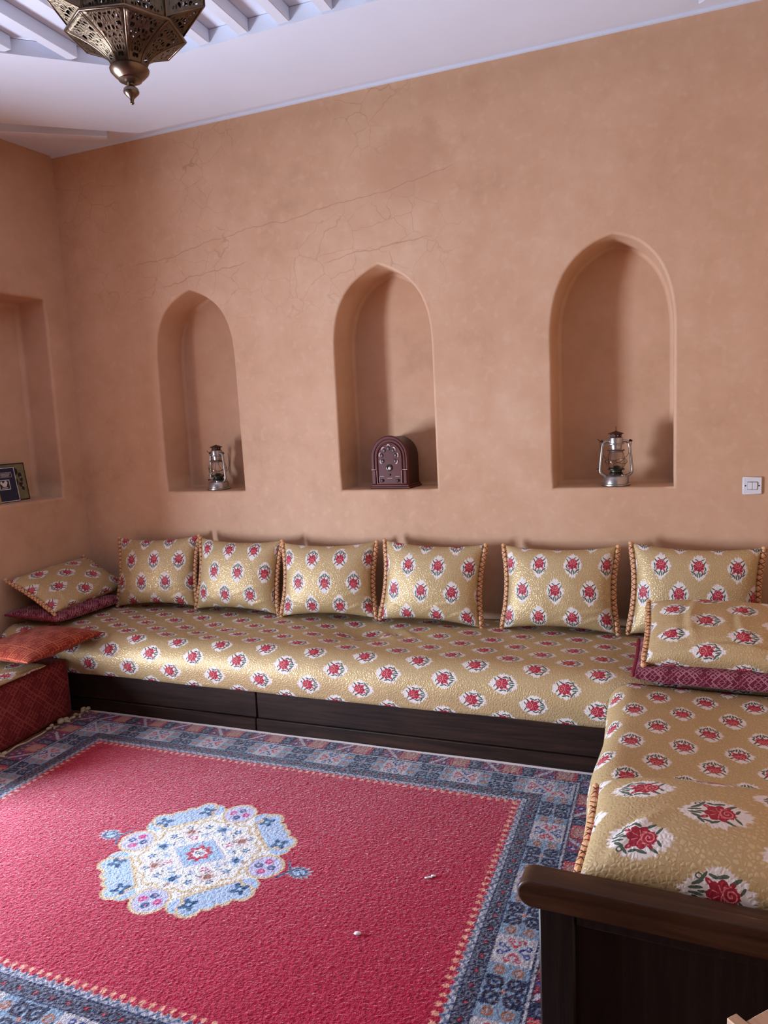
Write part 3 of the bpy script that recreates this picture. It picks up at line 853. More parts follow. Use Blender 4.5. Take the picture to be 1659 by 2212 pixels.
def long_sofa():
    t = thing('long_sofa', 'long low sofa with floral gold seat on dark wooden base along the back wall', 'sofa', (0, 0, 0))
    def dent(L, D):
        # D is measured from the front; a sat-in hollow with a puckered fold beside it
        y = D - .83
        a = -.045 * np.exp(-((L - 2.22) / .17) ** 2 - ((y + .36) / .13) ** 2)
        r = (L - 2.37) * .75 + (y + .40) * .66
        b = .017 * np.exp(-(r / .022) ** 2 - ((L - 2.37) * .66 - (y + .40) * .75) ** 2 / .016)
        r2 = (L - 2.47) * .75 + (y + .38) * .66
        c = .011 * np.exp(-(r2 / .02) ** 2 - ((L - 2.47) * .66 - (y + .38) * .75) ** 2 / .012)
        d = .014 * np.exp(-((L - 2.6) / .22) ** 2 - ((y + .30) / .10) ** 2)
        e = -.02 * np.exp(-((L - 1.25) / .25) ** 2 - ((y + .45) / .16) ** 2)
        return a + b + c + d + e
    mattress('seat_mattress', t, .0, 4.44, .815, .468, .252, .135, 0, -.830, M['brocade'], 21, 0, dent, .012)
    # base: box behind two rows of boards
    b = MB().box((.04, -.755, .0), (4.44, -.04, .245)).go('base_box', M['wood'], t)
    for (x0, x1, z0, z1, yf, nm) in ((.04, 1.750, .086, .248, -.777, 'board'), (1.756, 4.44, .086, .248, -.777, 'board'), (.04, 1.742, .0, .083, -.782, 'plinth_board'), (1.747, 4.44, .0, .083, -.782, 'plinth_board')):
        MB().box((x0, yf, z0), (x1, -.7555, z1), .004).go(nm, M['wood'], t, angle=40)
long_sofa()

# ================================================================= side sofa on the right with its panelled end
def side_sofa():
    t = thing('side_sofa', 'side bench sofa at the right, floral gold seat and dark panelled wooden end board', 'sofa', (0, 0, 0))
    def dent(L, D):
        return .012 * np.exp(-((L + 1.62) / .2) ** 2 - (D / .12) ** 2) - .012 * np.exp(-((L + 1.25) / .18) ** 2 - (D / .12) ** 2) - .02 * np.exp(-((L + 1.3) / .3) ** 2 - ((D - .5) / .2) ** 2)
    mattress('seat_mattress', t, -2.352, -.842, .94, .468, .252, .10, 1, 3.548, M['brocade'], 33, 0, dent, .0)
    z0 = RUGZ + .004
    MB().box((3.585, -2.355, z0), (4.49, -.845, .245), .004).go('base_box', M['woody'], t, angle=40)
    # end board (slightly out of square)
    e = bpy.data.objects.new('end_board', None); COL.objects.link(e); e.parent = t; e.location = (3.50, -2.386, 0); e.rotation_euler = (0, 0, math.radians(-2.6))
    def part(nm, lo, hi, mat, b=.005):
        return MB().box(lo, hi, b).go(nm, M[mat], e, angle=40)
    part('post', (.0, -.028, z0), (.082, .022, .492), 'woodz')
    part('post', (.93, -.028, z0), (1.00, .022, .492), 'woodz')
    part('cross_rail', (.082, -.026, .462), (.93, .02, .492), 'woodz')
    part('cross_rail', (.082, -.026, z0 + .02), (.93, .02, .10), 'woodz')
    part('panel', (.078, -.008, .095), (.935, .008, .466), 'woodz', .001)
    # top rail with a rounded nose
    prof = []
    for k in range(13):
        a = pi / 2 + pi * k / 12; prof.append((-.012 + .034 * math.cos(a), .526 + .034 * math.sin(a)))
    loop = [(1.01, .560)] + prof + [(1.01, .492)]
    mb = MB(); mb.prism(loop, (-.040, .030), 1)
    o = mb.go('top_rail', M['rail'], e, angle=35)
    bv = o.modifiers.new('soft', 'BEVEL'); bv.width = .006; bv.segments = 3; bv.limit_method = 'ANGLE'; bv.angle_limit = math.radians(50)
side_sofa()

# ================================================================= cushions
def pillow(name, w, h, th, mat, parent, seed, cx=.05, cy=.06, uvo=(0, 0), uvrot=0, uvs=1., wr=.006, folds=None, n=64, pw=.42):
    nu = n; nv = int(n * h / w) // 2 * 2 + 2
    # denser towards the seams
    uu = np.sin(np.linspace(-1, 1, nu + 1) * pi / 2); vv = np.sin(np.linspace(-1, 1, nv + 1) * pi / 2)
    U, V = np.meshgrid(uu, vv, indexing='ij')
    X = w / 2 * U * (1 - cx * (1 - V ** 2) * U ** 2); Y = h / 2 * V * (1 - cy * (1 - U ** 2) * V ** 2)
    T = th / 2 * np.clip((1 - U ** 2) * (1 - V ** 2), 0, 1) ** pw
    fade = np.clip((1 - np.abs(U)) * 5, 0, 1) * np.clip((1 - np.abs(V)) * 5, 0, 1)
    verts = []; uvs_ = []; faces = []
    N = U.size
    c, s = math.cos(uvrot), math.sin(uvrot)
    for side in (1, -1):
        W = waves(X, Y, seed + side, 10, 8., 30.) * wr + waves(X, Y, seed + 7 + side, 8, 40., 90.) * wr * .22
        if folds is not None and side == 1:
            for (fx, fy, fa, fl, fw, fh) in folds:
                a = (X - fx) * math.cos(fa) + (Y - fy) * math.sin(fa); b = -(X - fx) * math.sin(fa) + (Y - fy) * math.cos(fa) + .15 * a * a / max(fl, .01)
                W = W + fh * np.exp(-(a / fl) ** 2) * (np.exp(-(b / fw) ** 2) - .6 * np.exp(-((b - fw * 1.6) / fw) ** 2))
        Z = side * (T + W * fade)
        verts.append(np.stack([X, Y, Z], -1).reshape(-1, 3))
        G = np.stack([X, Y, Z], -1)
        du = np.linalg.norm(np.diff(G, axis=0), axis=2); dv = np.linalg.norm(np.diff(G, axis=1), axis=2)
        AX = np.vstack([np.zeros((1, G.shape[1])), np.cumsum(du, 0)]); AX -= AX[nu // 2]
        AY = np.hstack([np.zeros((G.shape[0], 1)), np.cumsum(dv, 1)]); AY -= AY[:, nv // 2][:, None]
        ux = (c * AX - s * AY) * uvs * (1 if side == 1 else -1) + uvo[0]; uy = (s * AX + c * AY) * uvs + uvo[1]
        uvs_.append(np.stack([ux, uy], -1).reshape(-1, 2))
        f = gridfaces(nu + 1, nv + 1); f = f if side == 1 else f[:, ::-1]
        faces.append(f + (0 if side == 1 else N))
    v = np.concatenate(verts); f = np.concatenate(faces); uv = np.concatenate(uvs_)
    o = mesh(name, v, f, mat, parent, True, uv)
    bm = bmesh.new(); bm.from_mesh(o.data); bmesh.ops.remove_doubles(bm, verts=bm.verts, dist=2e-5); bm.to_mesh(o.data); bm.free()
    o.data.polygons.foreach_set('use_smooth', np.ones(len(o.data.polygons), bool)); o.data.update()
    return o

def cord(parent, w, h, cx, side, r, mat, name='braided_trim', knots=True, tails=False, ext=.02):
    pts = []
    for k in range(41):
        v = -1 + 2 * k / 40; x = side * w / 2 * (1 - cx * (1 - v * v)); y = (h / 2 - .008) * v
        pts.append((x + side * r * .6, y, 0.002 * math.sin(k * 1.7)))
    pts = [(pts[0][0], pts[0][1] - ext, -.004)] + pts + [(pts[-1][0], pts[-1][1] + ext, .004)]
    rr = [r * (.62 + .38 * min(1., min(k, len(pts) - 1 - k) / 4.)) for k in range(len(pts))]
    mb = MB(); mb.tube(pts, rr, 12, sx=.8)
    if knots:
        for p in (pts[0], pts[-1]): mb.ball(p, r * .8, 6, (1, .8, .9))
    o = mb.go(name, mat, parent, True); return o

def basis(c, ex, ey):
    ex = Vector(ex).normalized(); ey = Vector(ey); ez = ex.cross(ey).normalized(); ey = ez.cross(ex)
    m = Matrix((ex, ey, ez)).transposed().to_4x4(); m.translation = Vector(c); return m

LAB = ['gold floral back cushion nearest the left corner, first of the row on the long sofa',
       'gold floral back cushion second from the left corner, below the left lantern',
       'gold floral back cushion third from the left, just left of below the radio',
       'gold floral back cushion below the radio, right beside the bare gap in the row',
       'gold floral back cushion right of the bare gap, below the right lantern',
       'rightmost gold floral back cushion of the row, partly behind the lying cushion']
#        centre x, width, height, thickness, bottom z, lean, twist about normal, yaw, pattern rot, offsets
BACK = [(.684, .610, .450, .19, .492, 14, 1.5, 5, 0, (.062, .07)), (1.297, .600, .445, .20, .490, 13, -1.0, 1, pi, (.05, .02)),
        (1.912, .612, .438, .20, .488, 14, 1.0, 4, pi, (.10, .12)), (2.549, .608, .450, .20, .486, 14, -1.5, 0, 0, (.03, .05)),
        (3.246, .612, .445, .20, .486, 15, .8, -2, 0, (.09, .16)), (3.902, .622, .458, .20, .486, 14, -1.2, -1, 0, (.07, .02))]
def back_cushions():
    for i, (xc, w, h, th, zb, lean, tw, yaw, ur, uo) in enumerate(BACK):
        a = math.radians(lean); cy = -.205 + math.sin(a) * h / 2; cz = zb + math.cos(a) * h / 2
        m = basis((xc, cy, cz), (1, 0, 0), (0, math.sin(a), math.cos(a)))
        m = Matrix.Translation((xc, cy, cz)) @ Matrix.Rotation(math.radians(yaw), 4, 'Z') @ Matrix.Translation((-xc, -cy, -cz)) @ m @ Matrix.Rotation(math.radians(tw), 4, 'Z')
        t = thing('back_cushion', LAB[i], 'cushion', group='gold back cushions along the long sofa', matrix=m)
        r = random.Random(i)
        folds = [(.16 + r.uniform(-.04, .05), -.10 + r.uniform(-.03, .03), .18, .13, .007, .007), (.20, -.15, .32, .10, .006, .006), (-.2, -.12, -.2, .10, .006, .005), (.18, .02, .1, .09, .006, .003)]
        wi = w - .034
        pillow('cover', wi, h, th, M['brocade'], t, 40 + 5 * i, .085, .105, uo, ur, 1., .0045, folds)
        for sd in (-1, 1): cord(t, wi, h, .085, sd, .0165, M['trim'], ext=.008)
back_cushions()

def lying_cushions():
    # left end of the long sofa: maroon cushion flat, gold one leaning on the wall above it
    m = basis((.190, -.425, .528), (.03, 1, 0), (-1, .03, .02))
    t = thing('flat_cushion', 'flat maroon embroidered cushion under the gold cushion at the left end of the long sofa', 'cushion', matrix=m)
    pillow('cover', .60, .44, .085, M['maroon'], t, 91, .03, .04, (.02, .01), 0, 1., .003, None, 48, .3)
    for sd in (-1, 1): cord(t, .60, .44, .03, sd, .008, M['cordm'], 'edge_cord', False, False, .004)
    m = basis((.172, -.385, .664), (.05, 1, .05), (-.87, .05, .44))
    t = thing('lying_cushion', 'gold floral cushion leaning on the left wall on top of a maroon cushion', 'cushion', matrix=m)
    pillow('cover', .605, .40, .15, M['brocade'], t, 97, .05, .06, (.03, .02), pi / 2, 1., .005, [(-.18, -.1, 1.2, .09, .008, .006), (.12, -.14, .2, .12, .008, .006)])
    for sd in (-1, 1): cord(t, .605, .40, .05, sd, .0155, M['trim'])
    # far end of the side sofa
    m = basis((3.985, -.665, .526), (1, -.02, 0), (0, 1, .03))
    t = thing('flat_cushion', 'flat maroon embroidered cushion under the gold cushion at the far end of the side sofa', 'cushion', matrix=m)
    pillow('cover', .66, .46, .105, M['maroon'], t, 103, .02, .02, (.0, .02), 0, 1., .003, None, 56, .22)
    for sd in (-1, 1): cord(t, .66, .46, .02, sd, .011, M['cordm'], 'edge_cord', False, False, .006)
    m = basis((4.000, -.660, .640), (1, -.03, .0), (0, .93, .36))
    t = thing('lying_cushion', 'thick gold floral cushion on the maroon one at the far end of the side sofa', 'cushion', matrix=m)
    pillow('cover', .60, .42, .19, M['brocade'], t, 109, .03, .03, (.10, .075), -pi / 2, 1., .006,
           [(-.13, .02, 1.5, .12, .016, .012), (.06, .0, 1.6, .10, .014, .010), (-.24, -.10, .4, .10, .016, .012), (.0, -.15, .1, .2, .012, .008), (.2, -.05, 1.2, .1, .014, .009)], 64, .34)
    for sd in (-1, 1): cord(t, .60, .42, .03, sd, .0155, M['trim'])
    # near end of the side sofa
    m = basis((3.900, -2.150, .545), (1, -.02, .0), (0, 1, .02))
    t = thing('lying_cushion', 'plump gold floral cushion against the dark end board in the right foreground', 'cushion', matrix=m)
    pillow('cover', .62, .44, .235, M['brocade'], t, 121, .03, .04, (.052, .150), pi / 2, .82, .004, [(-.2, -.12, .9, .1, .014, .007)], 72, .34)
    for sd in (-1, 1): cord(t, .62, .40, .03, sd, .0125, M['trim'])
lying_cushions()

# ================================================================= left bench in the near corner: red seat block, gold mat, orange cushion
def left_corner():
    t = thing('low_seat', 'low seat block covered in brick red embroidered cloth at the left edge', 'seat', (.30, -1.40, 0))
    # rounded block, uv in metres on its faces
    nx, ny, nz = 14, 48, 12
    lo = np.array([-.30, -.56, .002]); hi = np.array([.268, .56, .342]); V = []; F = []; UV = []; n = 0
    def face(fix, sd, a, b, na, nb):
        nonlocal n
        A, B = np.meshgrid(np.linspace(lo[a], hi[a], na), np.linspace(lo[b], hi[b], nb), indexing='ij')
        P = np.empty(A.shape + (3,)); P[..., a] = A; P[..., b] = B; P[..., fix] = hi[fix] if sd else lo[fix]
        r = .03; C = np.clip(P, lo + r, hi - r); D = P - C; l = np.linalg.norm(D, axis=-1, keepdims=True); P = np.where(l > 1e-9, C + D / np.maximum(l, 1e-9) * r, P)
        P[..., 0] += .010 * waves(P[..., 1], P[..., 2], 5, 6, 3., 12.) * (P[..., 0] > 0)
        V.append(P.reshape(-1, 3)); F.append(gridfaces(na, nb) + n); UV.append(np.stack([A, B], -1).reshape(-1, 2)); n += A.size
    for fx, a, b, na, nb in ((0, 1, 2, ny, nz), (1, 0, 2, nx, nz), (2, 0, 1, nx, ny)):
        for sd in (0, 1): face(fx, sd, a, b, na, nb)
    o = mesh('seat_block', np.concatenate(V), np.concatenate(F), M['red'], t, True, np.concatenate(UV)); bm = bmesh.new(); bm.from_mesh(o.data)
    bmesh.ops.remove_doubles(bm, verts=bm.verts, dist=1e-4); bmesh.ops.recalc_face_normals(bm, faces=bm.faces); bm.to_mesh(o.data); bm.free()
    # gold brocade mat over the block
    m = basis((.26, -1.50, .366), (.0, 1, 0), (-1, 0, 0))
    t = thing('seat_mat', 'gold floral seat mat on the red block, under the orange cushion', 'mat', matrix=m)
    pillow('cover', .94, .66, .052, M['brocade'], t, 131, .01, .015, (.06, .04), pi / 2, 1., .004, None, 60, .25)
    # orange cushion with raised corner
    m = basis((.480, -.985, .470), (.10, 1, .045), (-1, .10, -.02))
    t = thing('orange_cushion', 'orange red embroidered cushion lying at the left edge, its corner over the seat mat', 'cushion', matrix=m)
    pillow('cover', .50, .52, .115, M['orange'], t, 141, .06, .06, (.05, .09), pi / 4, 1., .004, [(.0, .1, .5, .1, .012, .006)], 60, .5)
left_corner()

# ================================================================= storm lanterns
def storm_lantern(loc, rz, label, upright_wire, s=1.):
    t = thing('storm_lantern', label, 'lantern', loc, (0, 0, rz), 'tin storm lanterns in the niches')
    t.scale = (s, s, s)
    MB().lathe([(.068, 0), (.074, .003), (.074, .008), (.066, .012), (.064, .044), (.060, .050), (.040, .058), (.034, .062)], 32).go('fuel_tank', M['tin'], t, angle=40)
    fc = MB(); fc.lathe([(.013, 0), (.013, .008), (.009, .011)], 14, (.034, -.030, .050)); fc.go('filler_cap', M['tin'], t, angle=40)
    MB().lathe([(.034, .060), (.036, .066), (.030, .072), (.030, .080), (.044, .084), (.044, .088), (.024, .096), (.016, .104), (.008, .106)], 26).go('burner', M['burner'], t, angle=40)
    # globe
    pr = []
    for k in range(15):
        a = k / 14; pr.append((.033 + .020 * math.sin(pi * (a ** .8)) + .002 * a, .090 + .090 * a))
    inn = [(r - .002, z) for r, z in pr[::-1]]
    mb = MB(); mb.lathe(pr + inn + [pr[0]], 28, cap=False); mb.go('glass_globe', M['glass'], t, True)
    # side tubes
    for sd in (-1, 1):
        pts = [(sd * .050, 0, .050), (sd * .066, 0, .056), (sd * .078, 0, .068), (sd * .081, 0, .082), (sd * .076, 0, .14), (sd * .069, 0, .205), (sd * .064, 0, .225), (sd * .052, 0, .234), (sd * .030, 0, .234)]
        sm = []
        for i in range(len(pts) - 1):
            for k in range(4): sm.append(np.array(pts[i]) * (1 - k / 4) + np.array(pts[i + 1]) * k / 4)
        sm.append(np.array(pts[-1])); MB().tube(sm, .0078, 10).go('side_tube', M['tin'], t, True)
        MB().ball((sd * .072, 0, .236), .007, 6).ball((sd * .079, 0, .234), .005, 5).go('handle_lug', M['rust'], t, True)
    # chimney and cap
    MB().lathe([(.036, .178), (.038, .182), (.040, .186), (.028, .192), (.030, .206), (.030, .214), (.044, .218), (.044, .221), (.036, .224), (.037, .244), (.036, .252), (.030, .256)], 28).go('chimney', M['tin'], t, angle=40)
    cap = MB(); cap.lathe([(.026, .254), (.029, .258), (.029, .270), (.040, .272), (.040, .275), (.020, .282), (.006, .286), (.004, .289)], 26)
    cap.go('vent_cap', M['rust'], t, angle=40)
    ho = MB()
    for k in range(10):
        a = 2 * pi * k / 10; ho.ball((.0285 * math.cos(a), .0285 * math.sin(a), .264), .0038, 4)
    ho.go('vent_hole', M['tin'], t, True)
    # wire guard, lift lever and bail handle
    wg = MB()
    wg.tube([(.056 * math.cos(a), .056 * math.sin(a), .128 + .012 * math.sin(a * 2)) for a in np.linspace(0, 2 * pi, 40, endpoint=False)], .0013, 5, True)
    wg.tube([(.043 * math.cos(a), .043 * math.sin(a), .186) for a in np.linspace(0, 2 * pi, 30, endpoint=False)], .0020, 5, True)
    for k in range(4):
        a = pi / 4 + pi / 2 * k; ca, sa = math.cos(a), math.sin(a)
        wg.tube([(.042 * ca, .042 * sa, .090), (.056 * ca, .056 * sa, .110), (.058 * ca, .058 * sa, .140), (.050 * ca, .050 * sa, .170), (.043 * ca, .043 * sa, .186)], .0012, 5)
    wg.go('wire_guard', M['rust'], t, True)
    MB().tube([(-.079, 0, .088), (-.096, -.004, .090), (-.102, -.005, .088)], .0018, 6).go('lift_lever', M['rust'], t, True)
    MB().tube([(-.012, -.040, .066), (-.012, -.062, .067)], .0016, 6).ball((-.012, -.064, .067), .006, 5).go('wick_knob', M['rust'], t, True)
    ba = MB()
    if upright_wire: ba.tube([(0, 0, .288), (.001, 0, .300), (-.001, 0, .312)], .0016, 6)
    pts = [(.080 * math.cos(a), .030 + .050 * math.sin(a) * .6, .232 - .118 * math.sin(a)) for a in np.linspace(0, pi, 24)]
    ba.tube(pts, .0014, 5); ba.tube([(-.076, 0, .234), (-.094, -.010, .250)], .0018, 5)
    ba.go('bail_handle', M['rust'], t, True)
storm_lantern((3.523, .085, SILL + .001), .12, 'tin storm lantern with clear glass globe in the right niche', True, 1.0)
storm_lantern((1.028, .105, SILL + .001), -.38, 'tin storm lantern turned sideways in the left niche', False, 1.01)

# ================================================================= arched bakelite radio
def radio():
    t = thing('table_radio', 'brown arched bakelite table radio in the middle niche', 'radio', (2.255, .045, SILL + .001), (0, 0, math.radians(-3)))
    def archloop(w, z0, zs, n=24, inset=0.):
        r = w / 2; L = [(-r, z0), (r, z0)]
        for k in range(n + 1):
            a = pi * k / n; L.append((r * math.cos(a), zs + r * 1.08 * math.sin(a)))
        return L
    mb = MB(); mb.prism(archloop(.226, .022, .180), (.006, .182), 1)
    o = mb.go('body', M['bakedark'], t, angle=30)
    b = o.modifiers.new('soft', 'BEVEL'); b.width = .006; b.segments = 3; b.limit_method = 'ANGLE'; b.angle_limit = math.radians(60)
    # front shell with a stepped arch border
    mb = MB(); mb.prism(archloop(.236, .022, .182), (-.004, .020), 1); o = mb.go('front_shell', M['bake'], t, angle=30)
    b = o.modifiers.new('soft', 'BEVEL'); b.width = .006; b.segments = 3; b.limit_method = 'ANGLE'; b.angle_limit = math.radians(60)
    ring = MB()
    for (w, r) in ((.158, .0065), (.196, .004)):
        pts = [(w / 2, -.005, .034), (w / 2, -.005, .11)] + [(w / 2 * math.cos(a), -.005, .182 + w / 2 * 1.08 * math.sin(a)) for a in np.linspace(0, pi, 30)] + [(-w / 2, -.005, .11), (-w / 2, -.005, .034)]
        ring.tube(pts, r, 8)
    ring.go('front_moulding', M['bake'], t, True)
    MB().box((-.128, -.012, 0), (.128, .190, .012), .004).box((-.121, -.008, .010), (.121, .184, .024), .004).go('plinth', M['bake'], t, angle=40)
    for sd in (-1, 1): MB().box((sd * .099 - .011, -.010, .026), (sd * .099 + .011, .0, .108), .003).go('pilaster', M['bake'], t, angle=40)
    def iv(lo, hi): MB().box(lo, hi).go('inlay_line', M['ivory'], t)
    for sd in (-1, 1): iv((sd * .100 - .014, -.0125, .110), (sd * .100 + .014, -.003, .1125)); iv((sd * .079 - .0008, -.0125, .03), (sd * .079 + .0008, -.003, .105))
    iv((-.016, -.0065, .060), (.016, -.003, .0615)); iv((-.064, -.0065, .070), (-.036, -.003, .0715)); iv((.036, -.0065, .070), (.062, -.003, .0715)); iv((-.066, -.0065, .040), (-.0645, -.003, .066))
    gr = MB()
    for k, a in enumerate(np.linspace(math.radians(-28), math.radians(208), 7)):
        ca, sa = math.cos(a), math.sin(a); c = (.052 * ca, .186 + .056 * sa)
        if abs(k - 3) < 1: c = (c[0], c[1] + .004)
        # a comma shaped scroll pierced in the speaker front
        pts = [(c[0] + .0105 * math.cos(q + a) * (1 - .02 * i), -.006, c[1] + .013 * math.sin(q + a) * (1 - .02 * i)) for i, q in enumerate(np.linspace(-1.6, 1.4, 12))]
        gr.tube(pts, [.0012 + .0034 * math.sin(pi * i / 11) for i in range(12)], 6)
    gr.go('grille_scroll', M['ivory'], t, True)
    hs = MB()
    for k, a in enumerate(np.linspace(math.radians(-28), math.radians(208), 7)):
        hs.ball((.045 * math.cos(a), -.003, .186 + .050 * math.sin(a)), .0125, 6, (1, .25, 1.1))
    for k in range(5): hs.ball((-.02 + .01 * k, -.003, .178 + .012 * (k % 2)), .0045, 5, (1, .3, 1.2))
    hs.go('speaker_grille', M['bakedark'], t, True)
    R = Matrix.Rotation(pi / 2, 4, 'X')
    def disc(nm, x, z, prof, mat):
        mb = MB(); mb.lathe(prof, 20); mb.v = [np.array([tuple(R @ Vector(q)) for q in mb.v[0]]) + np.array([x, -.003, z])]; return mb.go(nm, M[mat], t, angle=40)
    disc('tuning_dial', 0, .122, [(.021, 0), (.021, .004), (.017, .006), (.012, .0055), (.011, .003)], 'dial')
    disc('dial_window', .002, .119, [(.009, .0), (.009, .006), (.006, .008)], 'ivory')
    disc('knob', -.050, .046, [(.009, 0), (.009, .008), (.006, .011)], 'bakedark'); disc('knob', .050, .046, [(.009, 0), (.009, .008), (.006, .011)], 'bakedark')
    disc('knob', 0, .080, [(.006, 0), (.006, .006), (.004, .008)], 'bakedark')
    MB().tube([(-.116, .05, .02), (-.136, .045, .022), (-.142, .05, .010), (-.136, .06, .003), (-.118, .07, .003)], .0028, 7).go('power_cord', M['bookink'], t, True)
radio()

# ================================================================= light switch
def light_switch():
    t = thing('light_switch', 'white square double light switch on the plaster wall at the right edge', 'switch', (4.1645, 0, 1.217))
    MB().box((-.043, -.009, -.043), (.043, -.0005, .043), .004).go('plate', M['switch'], t, angle=40)
    MB().box((-.0215, -.0098, -.0205), (.0235, -.0085, .0205), .0002).go('rocker_gap', M['groove'], t)
    for sd in (0, 1):
        m = Matrix.Translation((-.0195 + sd * .0212, -.010, 0)) @ Matrix.Rotation(math.radians(4), 4, 'X')
        MB().box((0, -.003, -.0185), (.0200, .001, .0170), .0015, m).go('rocker', M['switch'], t, angle=40)
    for sd in (-1, 1): MB().ball((sd * .030, -.009, 0), .0036, 6, (1, .4, 1)).go('screw', M['screw'], t, True)
light_switch()

# ================================================================= picture books standing in the left wall's recess
def books():
    rz = math.atan2(LNOR.y, LNOR.x)
    def book(s, off, yaw, lean, w, h, d, cover, label, decor):
        # local: x along the cover (to the right seen from the room), y = into the recess, z up. origin bottom front centre
        p = Vector(lpt(s, 1.2065, off))
        base = Matrix.Translation(p) @ Matrix.Rotation(rz + pi / 2 + yaw, 4, 'Z') @ Matrix.Rotation(lean, 4, 'X')
        t = thing('picture_book', label, 'book', matrix=base, group='picture books in the left recess')
        MB().box((-w / 2, 0, 0), (w / 2, .003, h), .001).go('front_cover', M[cover], t)
        MB().box((-w / 2, d - .003, 0), (w / 2, d, h), .001).box((-w / 2, 0, 0), (-w / 2 + .003, d, h), .001).go('back_cover', M['bookblack'], t)
        MB().box((-w / 2 + .004, .003, .003), (w / 2 - .004, d - .003, h - .003)).go('pages', M['pages'], t)
        decor(t, w, h)
    def rect(t, nm, mat, x0, x1, z0, z1, y=-.0007):
        return MB().box((x0, y, z0), (x1, y + .0006, z1)).go(nm, M[mat], t)
    def frame(t, nm, mat, x0, x1, z0, z1, b):
        mb = MB()
        for lo, hi in (((x0, z0), (x1, z0 + b)), ((x0, z1 - b), (x1, z1)), ((x0, z0 + b), (x0 + b, z1 - b)), ((x1 - b, z0 + b), (x1, z1 - b))): mb.box((lo[0], -.0009, lo[1]), (hi[0], -.0003, hi[1]))
        return mb.go(nm, M[mat], t)
    def d_olive(t, w, h):
        frame(t, 'cover_border', 'bookblack', -w / 2, w / 2, 0, h, .007)
        mb = MB()
        for (x, z, r) in ((.052, .165, .015), (.058, .135, .012), (.050, .105, .016), (.06, .075, .012), (.02, .19, .02), (.01, .12, .022)): mb.ball((x, -.0005, z), r, 6, (1, .02, 1.2))
        mb.go('cover_picture', M['bookink'], t, True)
        mb = MB()
        for (x, z, r) in ((.054, .150, .006), (.050, .120, .005), (.062, .095, .006), (.056, .062, .005)): mb.ball((x, -.0011, z), r, 5, (1, .05, 1.2))
        mb.go('cover_flower', M['bookgrey'], t, True)
    def d_navy(t, w, h):
        frame(t, 'cover_border', 'bookwhite', -w / 2 + .002, w / 2 - .002, .004, h - .004, .0045)
        frame(t, 'title_box', 'bookgrey', -.028, .062, h * .70, h * .85, .004)
        mb = MB()
        for k, (z, a, b) in enumerate(((h * .805, -.018, .05), (h * .775, -.02, .045), (h * .745, -.016, .04))): mb.box((a, -.0012, z - .005), (b, -.0003, z + .004))
        mb.go('title_lines', M['bookgrey'], t)
        frame(t, 'picture_frame', 'bookwhite', -.042, .036, h * .36, h * .64, .0045)
        rect(t, 'cover_picture', 'bookink', -.037, .031, h * .375, h * .625)
        mb = MB(); mb.ball((-.004, -.0008, h * .50), .017, 6, (1.1, .04, .8)); mb.ball((.008, -.0008, h * .56), .012, 6, (1, .05, 1)); mb.box((-.026, -.0013, h * .40), (.014, -.0004, h * .43)); mb.ball((-.024, -.0008, h * .555), .009, 5, (1, .05, 1.3)); mb.go('picture_figure', M['bookwhite'], t, True)
    def d_must(t, w, h):
        mb = MB(); mb.ball((.02, -.0006, h * .6), .03, 6, (1, .02, 1)); mb.box((-.05, -.001, h * .2), (.05, -.0003, h * .3)); mb.go('cover_picture', M['bookink'], t, True)
    book(.408, -.150, math.radians(6), math.radians(-7), .20, .245, .014, 'olive', 'picture book with olive cover and black edge, rightmost in the left recess', d_olive)
    book(.512, -.100, math.radians(2), math.radians(-9), .178, .228, .016, 'navy', 'navy blue picture book with white border in the left recess', d_navy)
    book(.655, -.062, math.radians(2), math.radians(-9), .14, .20, .012, 'mustard', 'mustard picture book cut off by the left edge in the left recess', d_must)
books()

